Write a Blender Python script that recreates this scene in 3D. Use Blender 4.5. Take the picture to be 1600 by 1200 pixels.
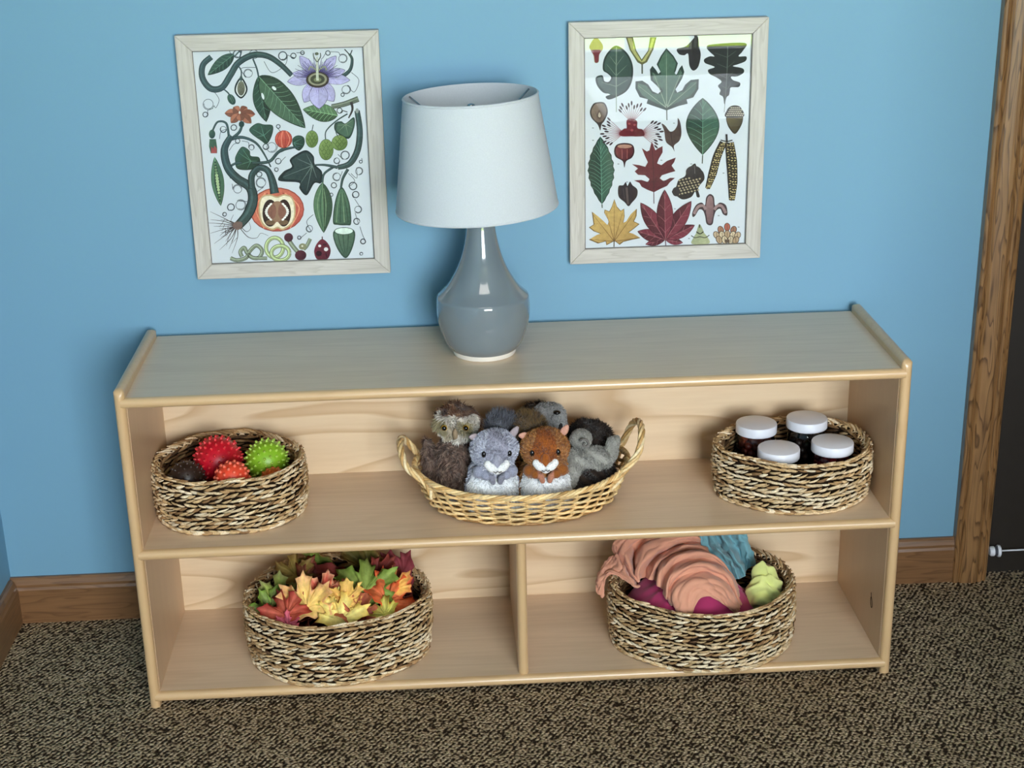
import bpy, math, random
import numpy as np
from mathutils import Vector, Matrix
from mathutils.geometry import tessellate_polygon
PI = math.pi
S = bpy.context.scene
C = S.collection
for o in list(bpy.data.objects):
    bpy.data.objects.remove(o)

# ------------------------------------------------------------------ camera, world, lights, exposure
cam_d = bpy.data.cameras.new('camera')
cam = bpy.data.objects.new('camera', cam_d); C.objects.link(cam)
cam.location = (-0.1101, -2.1416, 1.336)
cam.rotation_euler = (1.2148, 0.0205, -0.0549)
cam_d.sensor_width = 36.0
cam_d.lens = 2350.0 / 1600 * 36.0
cam_d.clip_start = 0.02
S.camera = cam

W = bpy.data.worlds.new('sky'); S.world = W; W.use_nodes = True
wn = W.node_tree.nodes; wn.clear()
_o = wn.new('ShaderNodeOutputWorld'); _b = wn.new('ShaderNodeBackground')
_b.inputs[0].default_value = (0.80, 0.90, 1.0, 1); _b.inputs[1].default_value = 7.0
W.node_tree.links.new(_b.outputs[0], _o.inputs[0])

def area_light(name, loc, rot, sx, sy, energy, col):
    d = bpy.data.lights.new(name, 'AREA'); d.shape = 'RECTANGLE'; d.size = sx; d.size_y = sy
    d.energy = energy; d.color = col
    o = bpy.data.objects.new(name, d); C.objects.link(o); o.location = loc; o.rotation_euler = rot
    return o
# daylight entering through the upper panes of the window behind the camera
area_light('window_daylight', (0.77, -4.30, 1.34), (math.radians(90), 0, 0), 1.44, 1.60, 184, (0.90, 0.955, 1.0))
# overhead fill added to brighten boards and carpet, no fixture behind it
area_light('added_overhead_fill', (0.1, -1.55, 2.58), (0, 0, 0), 1.2, 0.6, 13, (1.0, 0.95, 0.88))

sun_d = bpy.data.lights.new('sun', 'SUN'); sun_d.energy = 80; sun_d.angle = .01; sun_d.color = (1, .96, .88)
sun = bpy.data.objects.new('sun', sun_d); C.objects.link(sun); sun.rotation_euler = (math.radians(-35), 0, 0)   # behind the house, lights the lawn only

S.view_settings.view_transform = 'Standard'
S.view_settings.look = 'None'
S.view_settings.gamma = 1.0
S.view_settings.use_curve_mapping = False
S.view_settings.exposure = 0.0
S.cycles.max_bounces = 8
S.cycles.diffuse_bounces = 4
S.cycles.transparent_max_bounces = 12
S.cycles.caustics_reflective = False
S.cycles.caustics_refractive = False

# ------------------------------------------------------------------ helpers
def lin(c):
    return tuple(((v / 255) / 12.92 if v / 255 <= 0.04045 else ((v / 255 + 0.055) / 1.055) ** 2.4) for v in c)

def newmat(name):
    m = bpy.data.materials.new(name); m.use_nodes = True
    nt = m.node_tree
    return m, nt, nt.nodes['Principled BSDF'], nt.links.new

def N(nt, kind, **kw):
    n = nt.nodes.new(kind)
    for k, v in kw.items():
        if k.startswith('i_'):
            n.inputs[k[2:].replace('_', ' ')].default_value = v
        else:
            setattr(n, k, v)
    return n

def ramp(nt, stops):
    r = nt.nodes.new('ShaderNodeValToRGB'); e = r.color_ramp.elements
    while len(e) < len(stops): e.new(0.5)
    for k, (p, c) in enumerate(stops):
        e[k].position = p; e[k].color = tuple(c) + (1,)
    return r

def coords(nt, L, scale=(1, 1, 1), rot=(0, 0, 0)):
    tc = N(nt, 'ShaderNodeTexCoord'); mp = N(nt, 'ShaderNodeMapping')
    mp.inputs['Scale'].default_value = scale; mp.inputs['Rotation'].default_value = rot
    L(tc.outputs['Object'], mp.inputs['Vector'])
    return mp.outputs['Vector']

def bump(nt, L, b, h, strength=0.3, dist=0.001):
    bp = N(nt, 'ShaderNodeBump'); bp.inputs['Strength'].default_value = strength
    bp.inputs['Distance'].default_value = dist
    L(h, bp.inputs['Height']); L(bp.outputs['Normal'], b.inputs['Normal'])

def m_plain(name, col, rough=0.5, spec=0.5, var=0.06, scale=40, bmp=0.0, **kw):
    m, nt, b, L = newmat(name)
    v = coords(nt, L)
    n = N(nt, 'ShaderNodeTexNoise'); n.inputs['Scale'].default_value = scale; n.inputs['Detail'].default_value = 4
    L(v, n.inputs['Vector'])
    c = lin(col)
    r = ramp(nt, [(0.25, tuple(x * (1 - var) for x in c)), (0.75, tuple(min(1, x * (1 + var)) for x in c))])
    L(n.outputs['Fac'], r.inputs['Fac']); L(r.outputs['Color'], b.inputs['Base Color'])
    b.inputs['Roughness'].default_value = rough; b.inputs['Specular IOR Level'].default_value = spec
    for k, x in kw.items(): b.inputs[k.replace('_', ' ')].default_value = x
    if bmp: bump(nt, L, b, n.outputs['Fac'], bmp, 0.002)
    return m

def m_attr(name, rough=0.7, spec=0.3, var=0.15, scale=300, bmp=0.0, bscale=None, **kw):
    """colour comes from the mesh's own colour attribute, broken up by noise"""
    m, nt, b, L = newmat(name)
    a = N(nt, 'ShaderNodeVertexColor'); a.layer_name = 'Col'
    v = coords(nt, L)
    n = N(nt, 'ShaderNodeTexNoise'); n.inputs['Scale'].default_value = scale; n.inputs['Detail'].default_value = 3
    L(v, n.inputs['Vector'])
    r = ramp(nt, [(0.3, (1 - var,) * 3), (0.7, (1 + var,) * 3)])
    mx = N(nt, 'ShaderNodeMix', data_type='RGBA', blend_type='MULTIPLY'); mx.inputs['Factor'].default_value = 1
    L(n.outputs['Fac'], r.inputs['Fac']); L(a.outputs['Color'], mx.inputs['A']); L(r.outputs['Color'], mx.inputs['B'])
    L(mx.outputs['Result'], b.inputs['Base Color'])
    b.inputs['Roughness'].default_value = rough; b.inputs['Specular IOR Level'].default_value = spec
    for k, x in kw.items(): b.inputs[k.replace('_', ' ')].default_value = x
    if bmp: bump(nt, L, b, n.outputs['Fac'], bmp, 0.002)
    return m

def m_wood(name, base, dark, axis='x', rough=0.4, lines=9, line_str=0.45, fine=0.5, coat=0.0, freq=2.2, ecc=7.0):
    """wood: contour lines of a stretched noise make the cathedral grain, fine noise the pores"""
    m, nt, b, L = newmat(name)
    st = {'x': (1, ecc, ecc), 'y': (ecc, 1, ecc), 'z': (ecc, ecc, 1)}[axis]
    v = coords(nt, L, st)
    n1 = N(nt, 'ShaderNodeTexNoise'); n1.inputs['Scale'].default_value = freq; n1.inputs['Detail'].default_value = 1.5
    L(v, n1.inputs['Vector'])
    mul = N(nt, 'ShaderNodeMath', operation='MULTIPLY'); mul.inputs[1].default_value = lines
    fr = N(nt, 'ShaderNodeMath', operation='FRACT')
    L(n1.outputs['Fac'], mul.inputs[0]); L(mul.outputs[0], fr.inputs[0])
    r1 = ramp(nt, [(0.0, (1, 1, 1)), (0.62, (1 - line_str * .25,) * 3), (0.90, (1 - line_str,) * 3), (1.0, (1, 1, 1))])
    L(fr.outputs[0], r1.inputs['Fac'])
    n2 = N(nt, 'ShaderNodeTexNoise'); n2.inputs['Scale'].default_value = 40; n2.inputs['Detail'].default_value = 5
    v2 = coords(nt, L, tuple(.25 if s == 1 else 4 for s in st))
    L(v2, n2.inputs['Vector'])
    r2 = ramp(nt, [(0.3, (1 - fine * .35,) * 3), (0.65, (1, 1, 1))])
    L(n2.outputs['Fac'], r2.inputs['Fac'])
    n3 = N(nt, 'ShaderNodeTexNoise'); n3.inputs['Scale'].default_value = 3; L(v, n3.inputs['Vector'])
    mxa = N(nt, 'ShaderNodeMix', data_type='RGBA'); mxa.inputs['A'].default_value = lin(base) + (1,)
    mxa.inputs['B'].default_value = tuple(.88 * x for x in lin(base)) + (1,); L(n3.outputs['Fac'], mxa.inputs['Factor'])
    mxb = N(nt, 'ShaderNodeMix', data_type='RGBA'); mxb.inputs['A'].default_value = lin(dark) + (1,)
    inv = N(nt, 'ShaderNodeMix', data_type='RGBA', blend_type='MULTIPLY'); inv.inputs['Factor'].default_value = 1
    L(r1.outputs['Color'], inv.inputs['A']); L(r2.outputs['Color'], inv.inputs['B'])
    L(inv.outputs['Result'], mxb.inputs['Factor']); L(mxa.outputs['Result'], mxb.inputs['B'])
    L(mxb.outputs['Result'], b.inputs['Base Color'])
    b.inputs['Roughness'].default_value = rough; b.inputs['Coat Weight'].default_value = coat
    b.inputs['Coat Roughness'].default_value = 0.25
    bump(nt, L, b, n2.outputs['Fac'], 0.08, 0.001)
    return m

class MB:
    """collects shapes into one mesh; every vertex carries a colour"""
    def __init__(s): s.v = []; s.f = []; s.c = []; s.n = 0
    def add(s, v, f, col=(1, 1, 1)):
        v = np.asarray(v, float).reshape(-1, 3)
        s.v.append(v); s.f += [tuple(int(i) + s.n for i in q) for q in f]
        col = np.asarray(col, float)
        s.c.append(np.tile(col, (len(v), 1)) if col.ndim == 1 else col)
        s.n += len(v); return s
    def box(s, x0, x1, y0, y1, z0, z1, col=(1, 1, 1)):
        v = [(x, y, z) for x in (x0, x1) for y in (y0, y1) for z in (z0, z1)]
        return s.add(v, [(0, 1, 3, 2), (4, 6, 7, 5), (0, 4, 5, 1), (2, 3, 7, 6), (0, 2, 6, 4), (1, 5, 7, 3)], col)
    def lathe(s, prof, n=48, col=(1, 1, 1), ax=1.0, ay=1.0, cx=0, cy=0, caps=True):
        k = len(prof); v = []
        for r, z in prof:
            for i in range(n):
                t = 2 * PI * i / n
                v.append((cx + r * ax * math.cos(t), cy + r * ay * math.sin(t), z))
        f = [(j * n + i, j * n + (i + 1) % n, (j + 1) * n + (i + 1) % n, (j + 1) * n + i) for j in range(k - 1) for i in range(n)]
        if caps:
            f.append(tuple(range(n - 1, -1, -1))); f.append(tuple((k - 1) * n + i for i in range(n)))
        return s.add(v, f, col)
    def tube(s, pts, r, sides=8, col=(1, 1, 1), closed=False, flat=1.0, caps=True):
        P = np.asarray(pts, float); n = len(P)
        R = np.full(n, r) if np.isscalar(r) else np.asarray(r, float)
        if closed: T = np.roll(P, -1, 0) - np.roll(P, 1, 0)
        else: T = np.gradient(P, axis=0)
        T /= np.linalg.norm(T, axis=1)[:, None] + 1e-12
        up = np.array((0, 0, 1.0)) if abs(T[0][2]) < .9 else np.array((1.0, 0, 0))
        u = np.cross(T[0], up); u /= np.linalg.norm(u)
        v = []
        for i in range(n):
            u = u - T[i] * (u @ T[i]); u /= np.linalg.norm(u) + 1e-12
            w = np.cross(T[i], u)
            for k in range(sides):
                a = 2 * PI * k / sides
                v.append(P[i] + R[i] * (math.cos(a) * u * flat + math.sin(a) * w))
        m = n if closed else n - 1
        f = [(i * sides + k, i * sides + (k + 1) % sides, ((i + 1) % n) * sides + (k + 1) % sides, ((i + 1) % n) * sides + k) for i in range(m) for k in range(sides)]
        if caps and not closed:
            f.append(tuple(range(sides - 1, -1, -1))); f.append(tuple((n - 1) * sides + k for k in range(sides)))
        cc = np.asarray(col, float)
        if cc.ndim == 2: cc = np.repeat(cc, sides, 0)
        return s.add(v, f, cc)
    def ball(s, c, r, nu=16, nv=10, col=(1, 1, 1), rot=None):
        r = np.array((r, r, r) if np.isscalar(r) else r, float)
        v = [(0, 0, 1)]
        for j in range(1, nv):
            p = PI * j / nv
            for i in range(nu):
                t = 2 * PI * i / nu
                v.append((math.sin(p) * math.cos(t), math.sin(p) * math.sin(t), math.cos(p)))
        v.append((0, 0, -1)); v = np.array(v) * r
        if rot is not None: v = v @ np.array(rot.to_3x3() if isinstance(rot, Matrix) else rot).T
        v = v + np.array(c, float)
        f = [(0, 1 + i, 1 + (i + 1) % nu) for i in range(nu)]
        f += [(1 + j * nu + i, 1 + (j + 1) * nu + i, 1 + (j + 1) * nu + (i + 1) % nu, 1 + j * nu + (i + 1) % nu) for j in range(nv - 2) for i in range(nu)]
        last = 1 + (nv - 1) * nu; b0 = 1 + (nv - 2) * nu
        f += [(last, b0 + (i + 1) % nu, b0 + i) for i in range(nu)]
        return s.add(v, f, col)
    def grid(s, P, col=(1, 1, 1), wrap=False):
        """P: (m, n, 3) array of points"""
        P = np.asarray(P, float); m, n = P.shape[:2]
        q = n if wrap else n - 1
        f = [(i * n + j, i * n + (j + 1) % n, (i + 1) * n + (j + 1) % n, (i + 1) * n + j) for i in range(m - 1) for j in range(q)]
        cc = np.asarray(col, float)
        return s.add(P.reshape(-1, 3), f, cc.reshape(-1, 3) if cc.ndim == 3 else cc)
    def mesh(s, name, smooth=True):
        me = bpy.data.meshes.new(name)
        V = np.vstack(s.v); me.from_pydata(V.tolist(), [], s.f)
        ca = me.color_attributes.new('Col', 'FLOAT_COLOR', 'POINT')
        cc = np.ones((len(V), 4), np.float32); cc[:, :3] = np.vstack(s.c)
        ca.data.foreach_set('color', cc.ravel())
        if smooth: me.polygons.foreach_set('use_smooth', np.ones(len(me.polygons), bool))
        me.update(); return me
    def obj(s, name, mat, parent=None, smooth=True, auto=None):
        return link(name, s.mesh(name, smooth), mat, parent, auto)

def link(name, me, mat, parent=None, auto=None):
    o = bpy.data.objects.new(name, me); C.objects.link(o)
    if mat is not None and not me.materials: me.materials.append(mat)
    if parent is not None: o.parent = parent
    if auto is not None:
        me.set_sharp_from_angle(angle=math.radians(auto))
    return o

def bevel(o, w, seg=3):
    md = o.modifiers.new('bevel', 'BEVEL'); md.width = w; md.segments = seg; md.limit_method = 'ANGLE'
    md.angle_limit = math.radians(40); md.harden_normals = False
    o.data.set_sharp_from_angle(angle=math.radians(35))
    return o

def tag(o, label=None, cat=None, group=None, kind=None):
    if label: o['label'] = label
    if cat: o['category'] = cat
    if group: o['group'] = group
    if kind: o['kind'] = kind
    return o

def thing(name, label, cat, loc=(0, 0, 0), rot=(0, 0, 0), group=None):
    o = bpy.data.objects.new(name, None); C.objects.link(o); o.empty_display_size = .03
    o.location = loc; o.rotation_euler = rot
    return tag(o, label, cat, group)

def struct(o): o['kind'] = 'structure'; return o

def catmull(P, n=8, closed=False):
    P = np.asarray(P, float); k = len(P); out = []
    segs = k if closed else k - 1
    for i in range(segs):
        if closed: a, b, c, d = P[(i - 1) % k], P[i], P[(i + 1) % k], P[(i + 2) % k]
        else: a, b, c, d = P[max(i - 1, 0)], P[i], P[i + 1], P[min(i + 2, k - 1)]
        for j in range(n):
            t = j / n
            out.append(.5 * ((2 * b) + (c - a) * t + (2 * a - 5 * b + 4 * c - d) * t * t + (3 * b - a - 3 * c + d) * t ** 3))
    if not closed: out.append(P[-1])
    return np.array(out)

# ------------------------------------------------------------------ materials
M = {}
def m_wall():
    m, nt, b, L = newmat('blue_wall_paint'); v = coords(nt, L)
    n = N(nt, 'ShaderNodeTexNoise'); n.inputs['Scale'].default_value = 160; n.inputs['Detail'].default_value = 3; L(v, n.inputs['Vector'])
    n2 = N(nt, 'ShaderNodeTexNoise'); n2.inputs['Scale'].default_value = 1.5; L(v, n2.inputs['Vector'])
    c = lin((114, 158, 183))
    r = ramp(nt, [(0.3, tuple(x * .97 for x in c)), (0.7, tuple(x * 1.03 for x in c))])
    L(n2.outputs['Fac'], r.inputs['Fac']); L(r.outputs['Color'], b.inputs['Base Color'])
    b.inputs['Roughness'].default_value = 0.55; b.inputs['Specular IOR Level'].default_value = 0.3
    bump(nt, L, b, n.outputs['Fac'], 0.06, 0.0015); return m
M['wall'] = m_wall()

def m_carpet():
    m, nt, b, L = newmat('olive_loop_carpet'); v = coords(nt, L)
    # rows of little loops running on the diagonal
    mp = coords(nt, L, (1, 1, 1), (0, 0, math.radians(33)))
    wv = N(nt, 'ShaderNodeTexWave'); wv.inputs['Scale'].default_value = 42; wv.inputs['Distortion'].default_value = 3.2
    wv.inputs['Detail'].default_value = 2; wv.inputs['Detail Scale'].default_value = 2.2
    L(mp, wv.inputs['Vector'])
    vo = N(nt, 'ShaderNodeTexVoronoi'); vo.inputs['Scale'].default_value = 190; L(v, vo.inputs['Vector'])
    n = N(nt, 'ShaderNodeTexNoise'); n.inputs['Scale'].default_value = 260; n.inputs['Detail'].default_value = 3; L(v, n.inputs['Vector'])
    n3 = N(nt, 'ShaderNodeTexNoise'); n3.inputs['Scale'].default_value = 5; n3.inputs['Detail'].default_value = 3; L(v, n3.inputs['Vector'])
    ad = N(nt, 'ShaderNodeMath', operation='MULTIPLY_ADD'); ad.inputs[1].default_value = 0.35
    L(wv.outputs['Fac'], ad.inputs[0])
    sub = N(nt, 'ShaderNodeMath', operation='SUBTRACT'); sub.inputs[0].default_value = 0.75; L(vo.outputs['Distance'], sub.inputs[1])
    L(sub.outputs[0], ad.inputs[2])
    r = ramp(nt, [(0.04, lin((54, 42, 30))), (0.24, lin((158, 137, 108))), (0.48, lin((190, 168, 137))), (0.78, lin((226, 204, 172)))])
    mixh = N(nt, 'ShaderNodeMath', operation='MULTIPLY_ADD'); mixh.inputs[1].default_value = 0.5
    L(n.outputs['Fac'], mixh.inputs[0]); 
    s2 = N(nt, 'ShaderNodeMath', operation='SUBTRACT'); s2.inputs[1].default_value = 0.42; L(ad.outputs[0], s2.inputs[0]); L(s2.outputs[0], mixh.inputs[2])
    L(mixh.outputs[0], r.inputs['Fac'])
    mx = N(nt, 'ShaderNodeMix', data_type='RGBA', blend_type='MULTIPLY'); mx.inputs['Factor'].default_value = 1
    r3 = ramp(nt, [(0.3, (.88, .86, .82)), (0.7, (1, 1, 1))]); L(n3.outputs['Fac'], r3.inputs['Fac'])
    L(r.outputs['Color'], mx.inputs['A']); L(r3.outputs['Color'], mx.inputs['B']); L(mx.outputs['Result'], b.inputs['Base Color'])
    b.inputs['Roughness'].default_value = 0.95; b.inputs['Specular IOR Level'].default_value = 0.1
    bump(nt, L, b, mixh.outputs[0], 0.9, 0.006); return m
M['carpet'] = m_carpet()
M['maple'] = m_wood('maple_laminate', (236, 210, 174), (196, 160, 118), 'x', 0.38, 9, .75, .45, .15, 1.3, 7)
M['maple_board'] = m_wood('maple_laminate_board', (226, 200, 170), (198, 170, 138), 'x', 0.33, 6, .30, .95, .2, 1.5, 10)
M['maple_z'] = m_wood('maple_laminate_upright', (212, 180, 144), (186, 152, 116), 'z', 0.40, 6, .12, .35, .12, 1.6, 8)  # more saturated than the back panel: warm wood-to-wood bounce put into the colour
M['maple_edge'] = m_wood('solid_maple_edging', (214, 178, 132), (184, 144, 98), 'x', 0.32, 5, .25, .45, .3, 3.0, 14)
M['maple_edge_z'] = m_wood('solid_maple_edging_upright', (212, 176, 130), (182, 142, 96), 'z', 0.32, 5, .25, .45, .3, 3.0, 14)
M['oak'] = m_wood('oak_trim', (134, 96, 62), (80, 52, 30), 'x', 0.35, 9, .55, .9, .3, 4.0, 10)
M['oak_y'] = m_wood('oak_trim_side', (134, 96, 62), (80, 52, 30), 'y', 0.35, 9, .55, .9, .3, 4.0, 10)
M['oak_z'] = m_wood('oak_casing', (160, 118, 74), (70, 44, 22), 'z', 0.35, 11, .85, .9, .3, 5.0, 10)
M['door'] = m_plain('dark_door_paint', (44, 38, 33), 0.5, .3)
M['white_paint'] = m_plain('white_wall_paint', (225, 224, 218), 0.8, .2)
M['white_plastic'] = m_plain('white_plastic', (228, 229, 236), 0.35, .5, 0.02)
M['rubber'] = m_plain('grey_rubber', (70, 72, 80), 0.6, .3)

# ------------------------------------------------------------------ the room
YW, XL, HB = 0.3186, -0.9034, 0.0877
XR, YB, ZC = 3.2, -4.2, 2.62
XC0, XC1 = 0.8158, 0.8815
def slab(name, x0, x1, y0, y1, z0, z1, mat):
    return struct(MB().box(x0, x1, y0, y1, z0, z1).obj(name, mat, smooth=False))
slab('floor', XL - .1, XR + .1, YB - .1, YW + .7, -.05, 0, M['carpet'])
M['ceiling'] = m_plain('grey_ceiling_tile', (140, 137, 130), .9, .1, .1, 30)
slab('ceiling', XL - .1, XR + .1, YB - .1, YW + .7, ZC, ZC + .05, M['ceiling'])
wb = MB(); wb.box(XL - .1, XC0 + .03, YW, YW + .1, 0, ZC); wb.box(1.72, XR + .1, YW, YW + .1, 0, ZC); wb.box(XC0 + .03, 1.72, YW, YW + .1, 2.08, ZC)
struct(wb.obj('wall_back', M['wall'], smooth=False))
wl = MB(); wl.box(XL - .1, XL, YB - .1, YW, 0, ZC)
struct(wl.obj('wall_left', M['wall'], smooth=False))
wr = MB(); wr.box(XR, XR + .1, YB, YW, 0, ZC); wr.box(.93, XR, -1.32, -1.22, 0, ZC)  # second box: unseen stub wall added to dim the back wall's right side
struct(wr.obj('wall_right_and_added_stub', M['wall'], smooth=False))
WX0, WX1, WZ0, WZ1 = 0.03, 1.51, 0.335, 2.18
wf = MB(); wf.box(XL, WX0, YB - .1, YB, 0, ZC); wf.box(WX1, XR + .1, YB - .1, YB, 0, ZC)
wf.box(WX0, WX1, YB - .1, YB, 0, WZ0); wf.box(WX0, WX1, YB - .1, YB, WZ1, ZC)
struct(wf.obj('wall_front', M['white_paint'], smooth=False))
# window behind the camera (seen mirrored in the right picture's glass)
wm = MB()
for x in (WX0, .40, .79, 1.09, WX1): wm.box(x - .014, x + .014, YB - .07, YB + .01, WZ0, WZ1)
for z in (WZ0, WZ1): wm.box(WX0, WX1, YB - .07, YB + .01, z - .02, z + .02)
struct(wm.obj('window_1', M['white_paint'], smooth=False))
M['grass'] = m_plain('lawn', (150, 180, 60), 0.9, .1, .3, 6)
struct(MB().box(-12, 16, -24, YB - .12, -.5, -.3).obj('lawn', M['grass'], smooth=False))

# baseboards with a moulded top
def baseprof(t=.0142, h=HB):
    return [(0, 0), (t, 0), (t, h - .022), (t - .002, h - .017), (t - .002, h - .012), (t - .006, h - .004), (t - .009, h), (0, h)]
def extrude_prof(mb, prof, axis, a0, a1, base, sgn=-1):
    n = len(prof); v = []
    for a in (a0, a1):
        for d, z in prof:
            v.append((a, base + sgn * d, z) if axis == 'x' else (base - sgn * d, a, z))
    f = [(i, (i + 1) % n, n + (i + 1) % n, n + i) for i in range(n)] + [tuple(range(n)), tuple(range(2 * n - 1, n - 1, -1))]
    return mb.add(v, f)
struct(extrude_prof(MB(), baseprof(), 'x', XL, XC0, YW).obj('baseboard_back', M['oak'], smooth=False))
struct(extrude_prof(MB(), baseprof(), 'y', YW - .0142, YB, XL).obj('baseboard_left', M['oak_y'], smooth=False))
# door casing: fluted profile in (x, depth), extruded up
def casing(name, x0, x1, flip=False):
    w = x1 - x0
    pr = [(0, 0), (0, .016), (.03, .019), (.08, .0205), (.13, .019), (.16, .0155), (.20, .0185), (.26, .021), (.50, .0225), (.60, .0225), (.66, .020), (.69, .0165), (.73, .0195), (.80, .0195), (.83, .015), (.87, .0135), (.91, .016), (.97, .014), (1, .011), (1, 0)]
    if flip: pr = [(1 - a, d) for a, d in pr][::-1]
    v = []; n = len(pr)
    for z in (0, 2.14):
        for a, d in pr: v.append((x0 + a * w, YW - d, z))
    f = [(i, (i + 1) % n, n + (i + 1) % n, n + i) for i in range(n)] + [tuple(range(n)), tuple(range(2 * n - 1, n - 1, -1))]
    return struct(MB().add(v, f).obj(name, M['oak_z'], smooth=False))
casing('trim_1', XC0, XC1)
casing('trim_2', 1.68, 1.745, True)
slab('trim_3', XC1, 1.68, YW - .02, YW, 2.08, 2.14, M['oak'])
dr = MB().box(XC1 - .012, 1.74, YW + .012, YW + .052, 0.004, 2.08).obj('door_1', M['door'], smooth=False); struct(dr)
struct(MB().box(XC1 - .03, XC1 - .012, YW, YW + .1, 0, 2.08).obj('trim_4', M['oak_z'], smooth=False))

# white door stop on the dark door
ds = thing('door_stop', 'white rubber-tipped door stop low on dark door', 'door stop', (.905, .318, .053))
def xlathe(prof, n=24, x0=0):
    mb = MB(); mb.lathe(prof, n)
    V = np.vstack(mb.v); mb.v = [np.stack([V[:, 2] + x0, V[:, 0], V[:, 1]], 1)]
    return mb
xlathe([(.0001, .0), (.010, .0), (.0115, .002), (.0115, .005), (.009, .0065), (.0001, .007)], x0=-.004).obj('tip', M['white_plastic'], ds, auto=40)
xlathe([(.0001, 0), (.0085, 0), (.0085, .006), (.0001, .006)], x0=-.0095).obj('rubber_pad', M['rubber'], ds, auto=40)
xlathe([(.0001, 0), (.007, .0008), (.0095, .004), (.0095, .009), (.0001, .009)], x0=-.019).obj('bumper', M['white_plastic'], ds, auto=40)
MB().tube([(.002, 0, 0), (.09, 0, .0003)], .0016, 10).obj('rod', M['white_plastic'], ds)
mb = MB().tube([(.09, 0, .0003), (.098, .003, .0003), (.1, .010, .0003)], .0016, 10); mb.box(.088, .112, .009, .0125, -.012, .012)
mb.obj('bracket', M['white_plastic'], ds, smooth=False)

# ------------------------------------------------------------------ low maple shelf unit
W2, H, D, ZT, ZM, ZB, TS, TB = .61, .5528, .3029, .5372, .2817, .0257, .0165, .0155
sh = thing('storage_shelf', 'low maple two-tier storage shelf standing against the blue wall', 'shelf', (0, 0, 0))
def bullnose_panel_x(sgn):
    """upright end panel: rounded front, rounded top edge"""
    t = TS / 2; prof = []
    pts = []
    k = 8
    # outline in (y, z) with rounded top-front corner, then swept across x with rounded edge
    r = .014
    out = [(0, 0)] + [(r - r * math.cos(a), H - r + r * math.sin(a)) for a in np.linspace(0, PI / 2, 7)] + [(D - r + r * math.sin(a), H - r + r * math.cos(a)) for a in np.linspace(0, PI / 2, 7)] + [(D, 0)]
    out = np.array(out); cen = np.array((D / 2, H / 2))
    mb = MB(); rows = []
    for a in np.linspace(-PI / 2, PI / 2, 9):
        x = t * math.sin(a); ins = (t * .9) * (1 - math.cos(a))
        row = []
        for (y, z) in out:
            yy = min(max(y, ins), D - ins); zz = min(z, H - ins)
            row.append((x, yy, zz))
        rows.append(row)
    P = np.array(rows); mb.grid(P)
    n = len(out)
    mb.f.append(tuple(range(n))); mb.f.append(tuple(8 * n + i for i in range(n - 1, -1, -1)))
    mb.f.append(tuple([i * n for i in range(9)] + [i * n + n - 1 for i in range(8, -1, -1)]))
    o = mb.obj('side_panel', M['maple_edge_z'], sh, auto=50)
    o.location.x = sgn * (W2 - t)
    return o
for sg in (-1, 1):
    e = bullnose_panel_x(sg)
    xi = sg * (W2 - TS)
    x0, x1 = sorted((xi, xi - sg * .0006))
    MB().box(x0, x1, .012, D - .004, ZB, ZT - TB).obj('inner_face', M['maple_z'], sh, smooth=False)
def board(name, z, y1, x0, x1, ov):
    b = MB().box(x0, x1, .009, y1, z - TB, z).obj(name, M['maple'], sh, smooth=False)
    b.data.materials[0] = M['maple_board']
    r = TB / 2
    prof = [(.0105, z)] + [(r + -r * math.sin(a) * 1.0, z - r + r * math.cos(a)) for a in np.linspace(.25, PI - .25, 9)] + [(.0105, z - TB)]
    mb = MB(); n = len(prof)
    v = [(x, y, zz) for x in (x0 - ov, x1 + ov) for y, zz in prof]
    v = [(x, y - .0012, zz + (.0003 if zz > z - r else -.0003)) for x, y, zz in v]
    mb.add(v, [(i, i + 1, n + i + 1, n + i) for i in range(n - 1)] + [(n - 1, 0, n, 2 * n - 1), tuple(range(n)), tuple(range(2 * n - 1, n - 1, -1))])
    mb.obj('front_edging', M['maple_edge'], b, auto=50)
    return b
xi = W2 - TS
board('top_board', ZT, D - .001, -xi, xi, .0065)
board('middle_board', ZM, .2795, -xi, xi, .0065)
board('bottom_board', ZB, .2795, -xi, xi, .0065)
MB().box(-xi, xi, .2795, .2855, ZB - .014, ZT - TB).obj('back_panel', M['maple'], sh, smooth=False)
dv = MB().box(-.0072, .0088, .014, .2795, ZB, ZM - TB).obj('divider', M['maple_z'], sh, smooth=False)
mb = MB(); prof = [(.0008 + .008 * math.cos(a), .0155 - .0075 * math.sin(a)) for a in np.linspace(0, PI, 9)]
n = 9; mb.add([(x, y, z) for z in (ZB, ZM - TB) for x, y in prof], [(i, i + 1, n + i + 1, n + i) for i in range(n - 1)] + [(n - 1, 0, n, 2 * n - 1)])
mb.obj('front_edging', M['maple_edge_z'], dv)
# little burnt leaf-outline mark on the right inner face
mk = np.array([(0, .014), (.001, .008), (.004, .003), (.0062, -.003), (.006, -.008), (.004, -.011), (.0015, -.007), (.0002, -.001), (.0003, .006)])
M['mark'] = m_plain('burnt_mark', (70, 44, 22), .7)
MB().tube([(W2 - TS - .0009, .075 - a * 1.6, .098 + b) for a, b in catmull(mk, 5)], .0007, 5).obj('maker_mark', M['mark'], sh)

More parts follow.
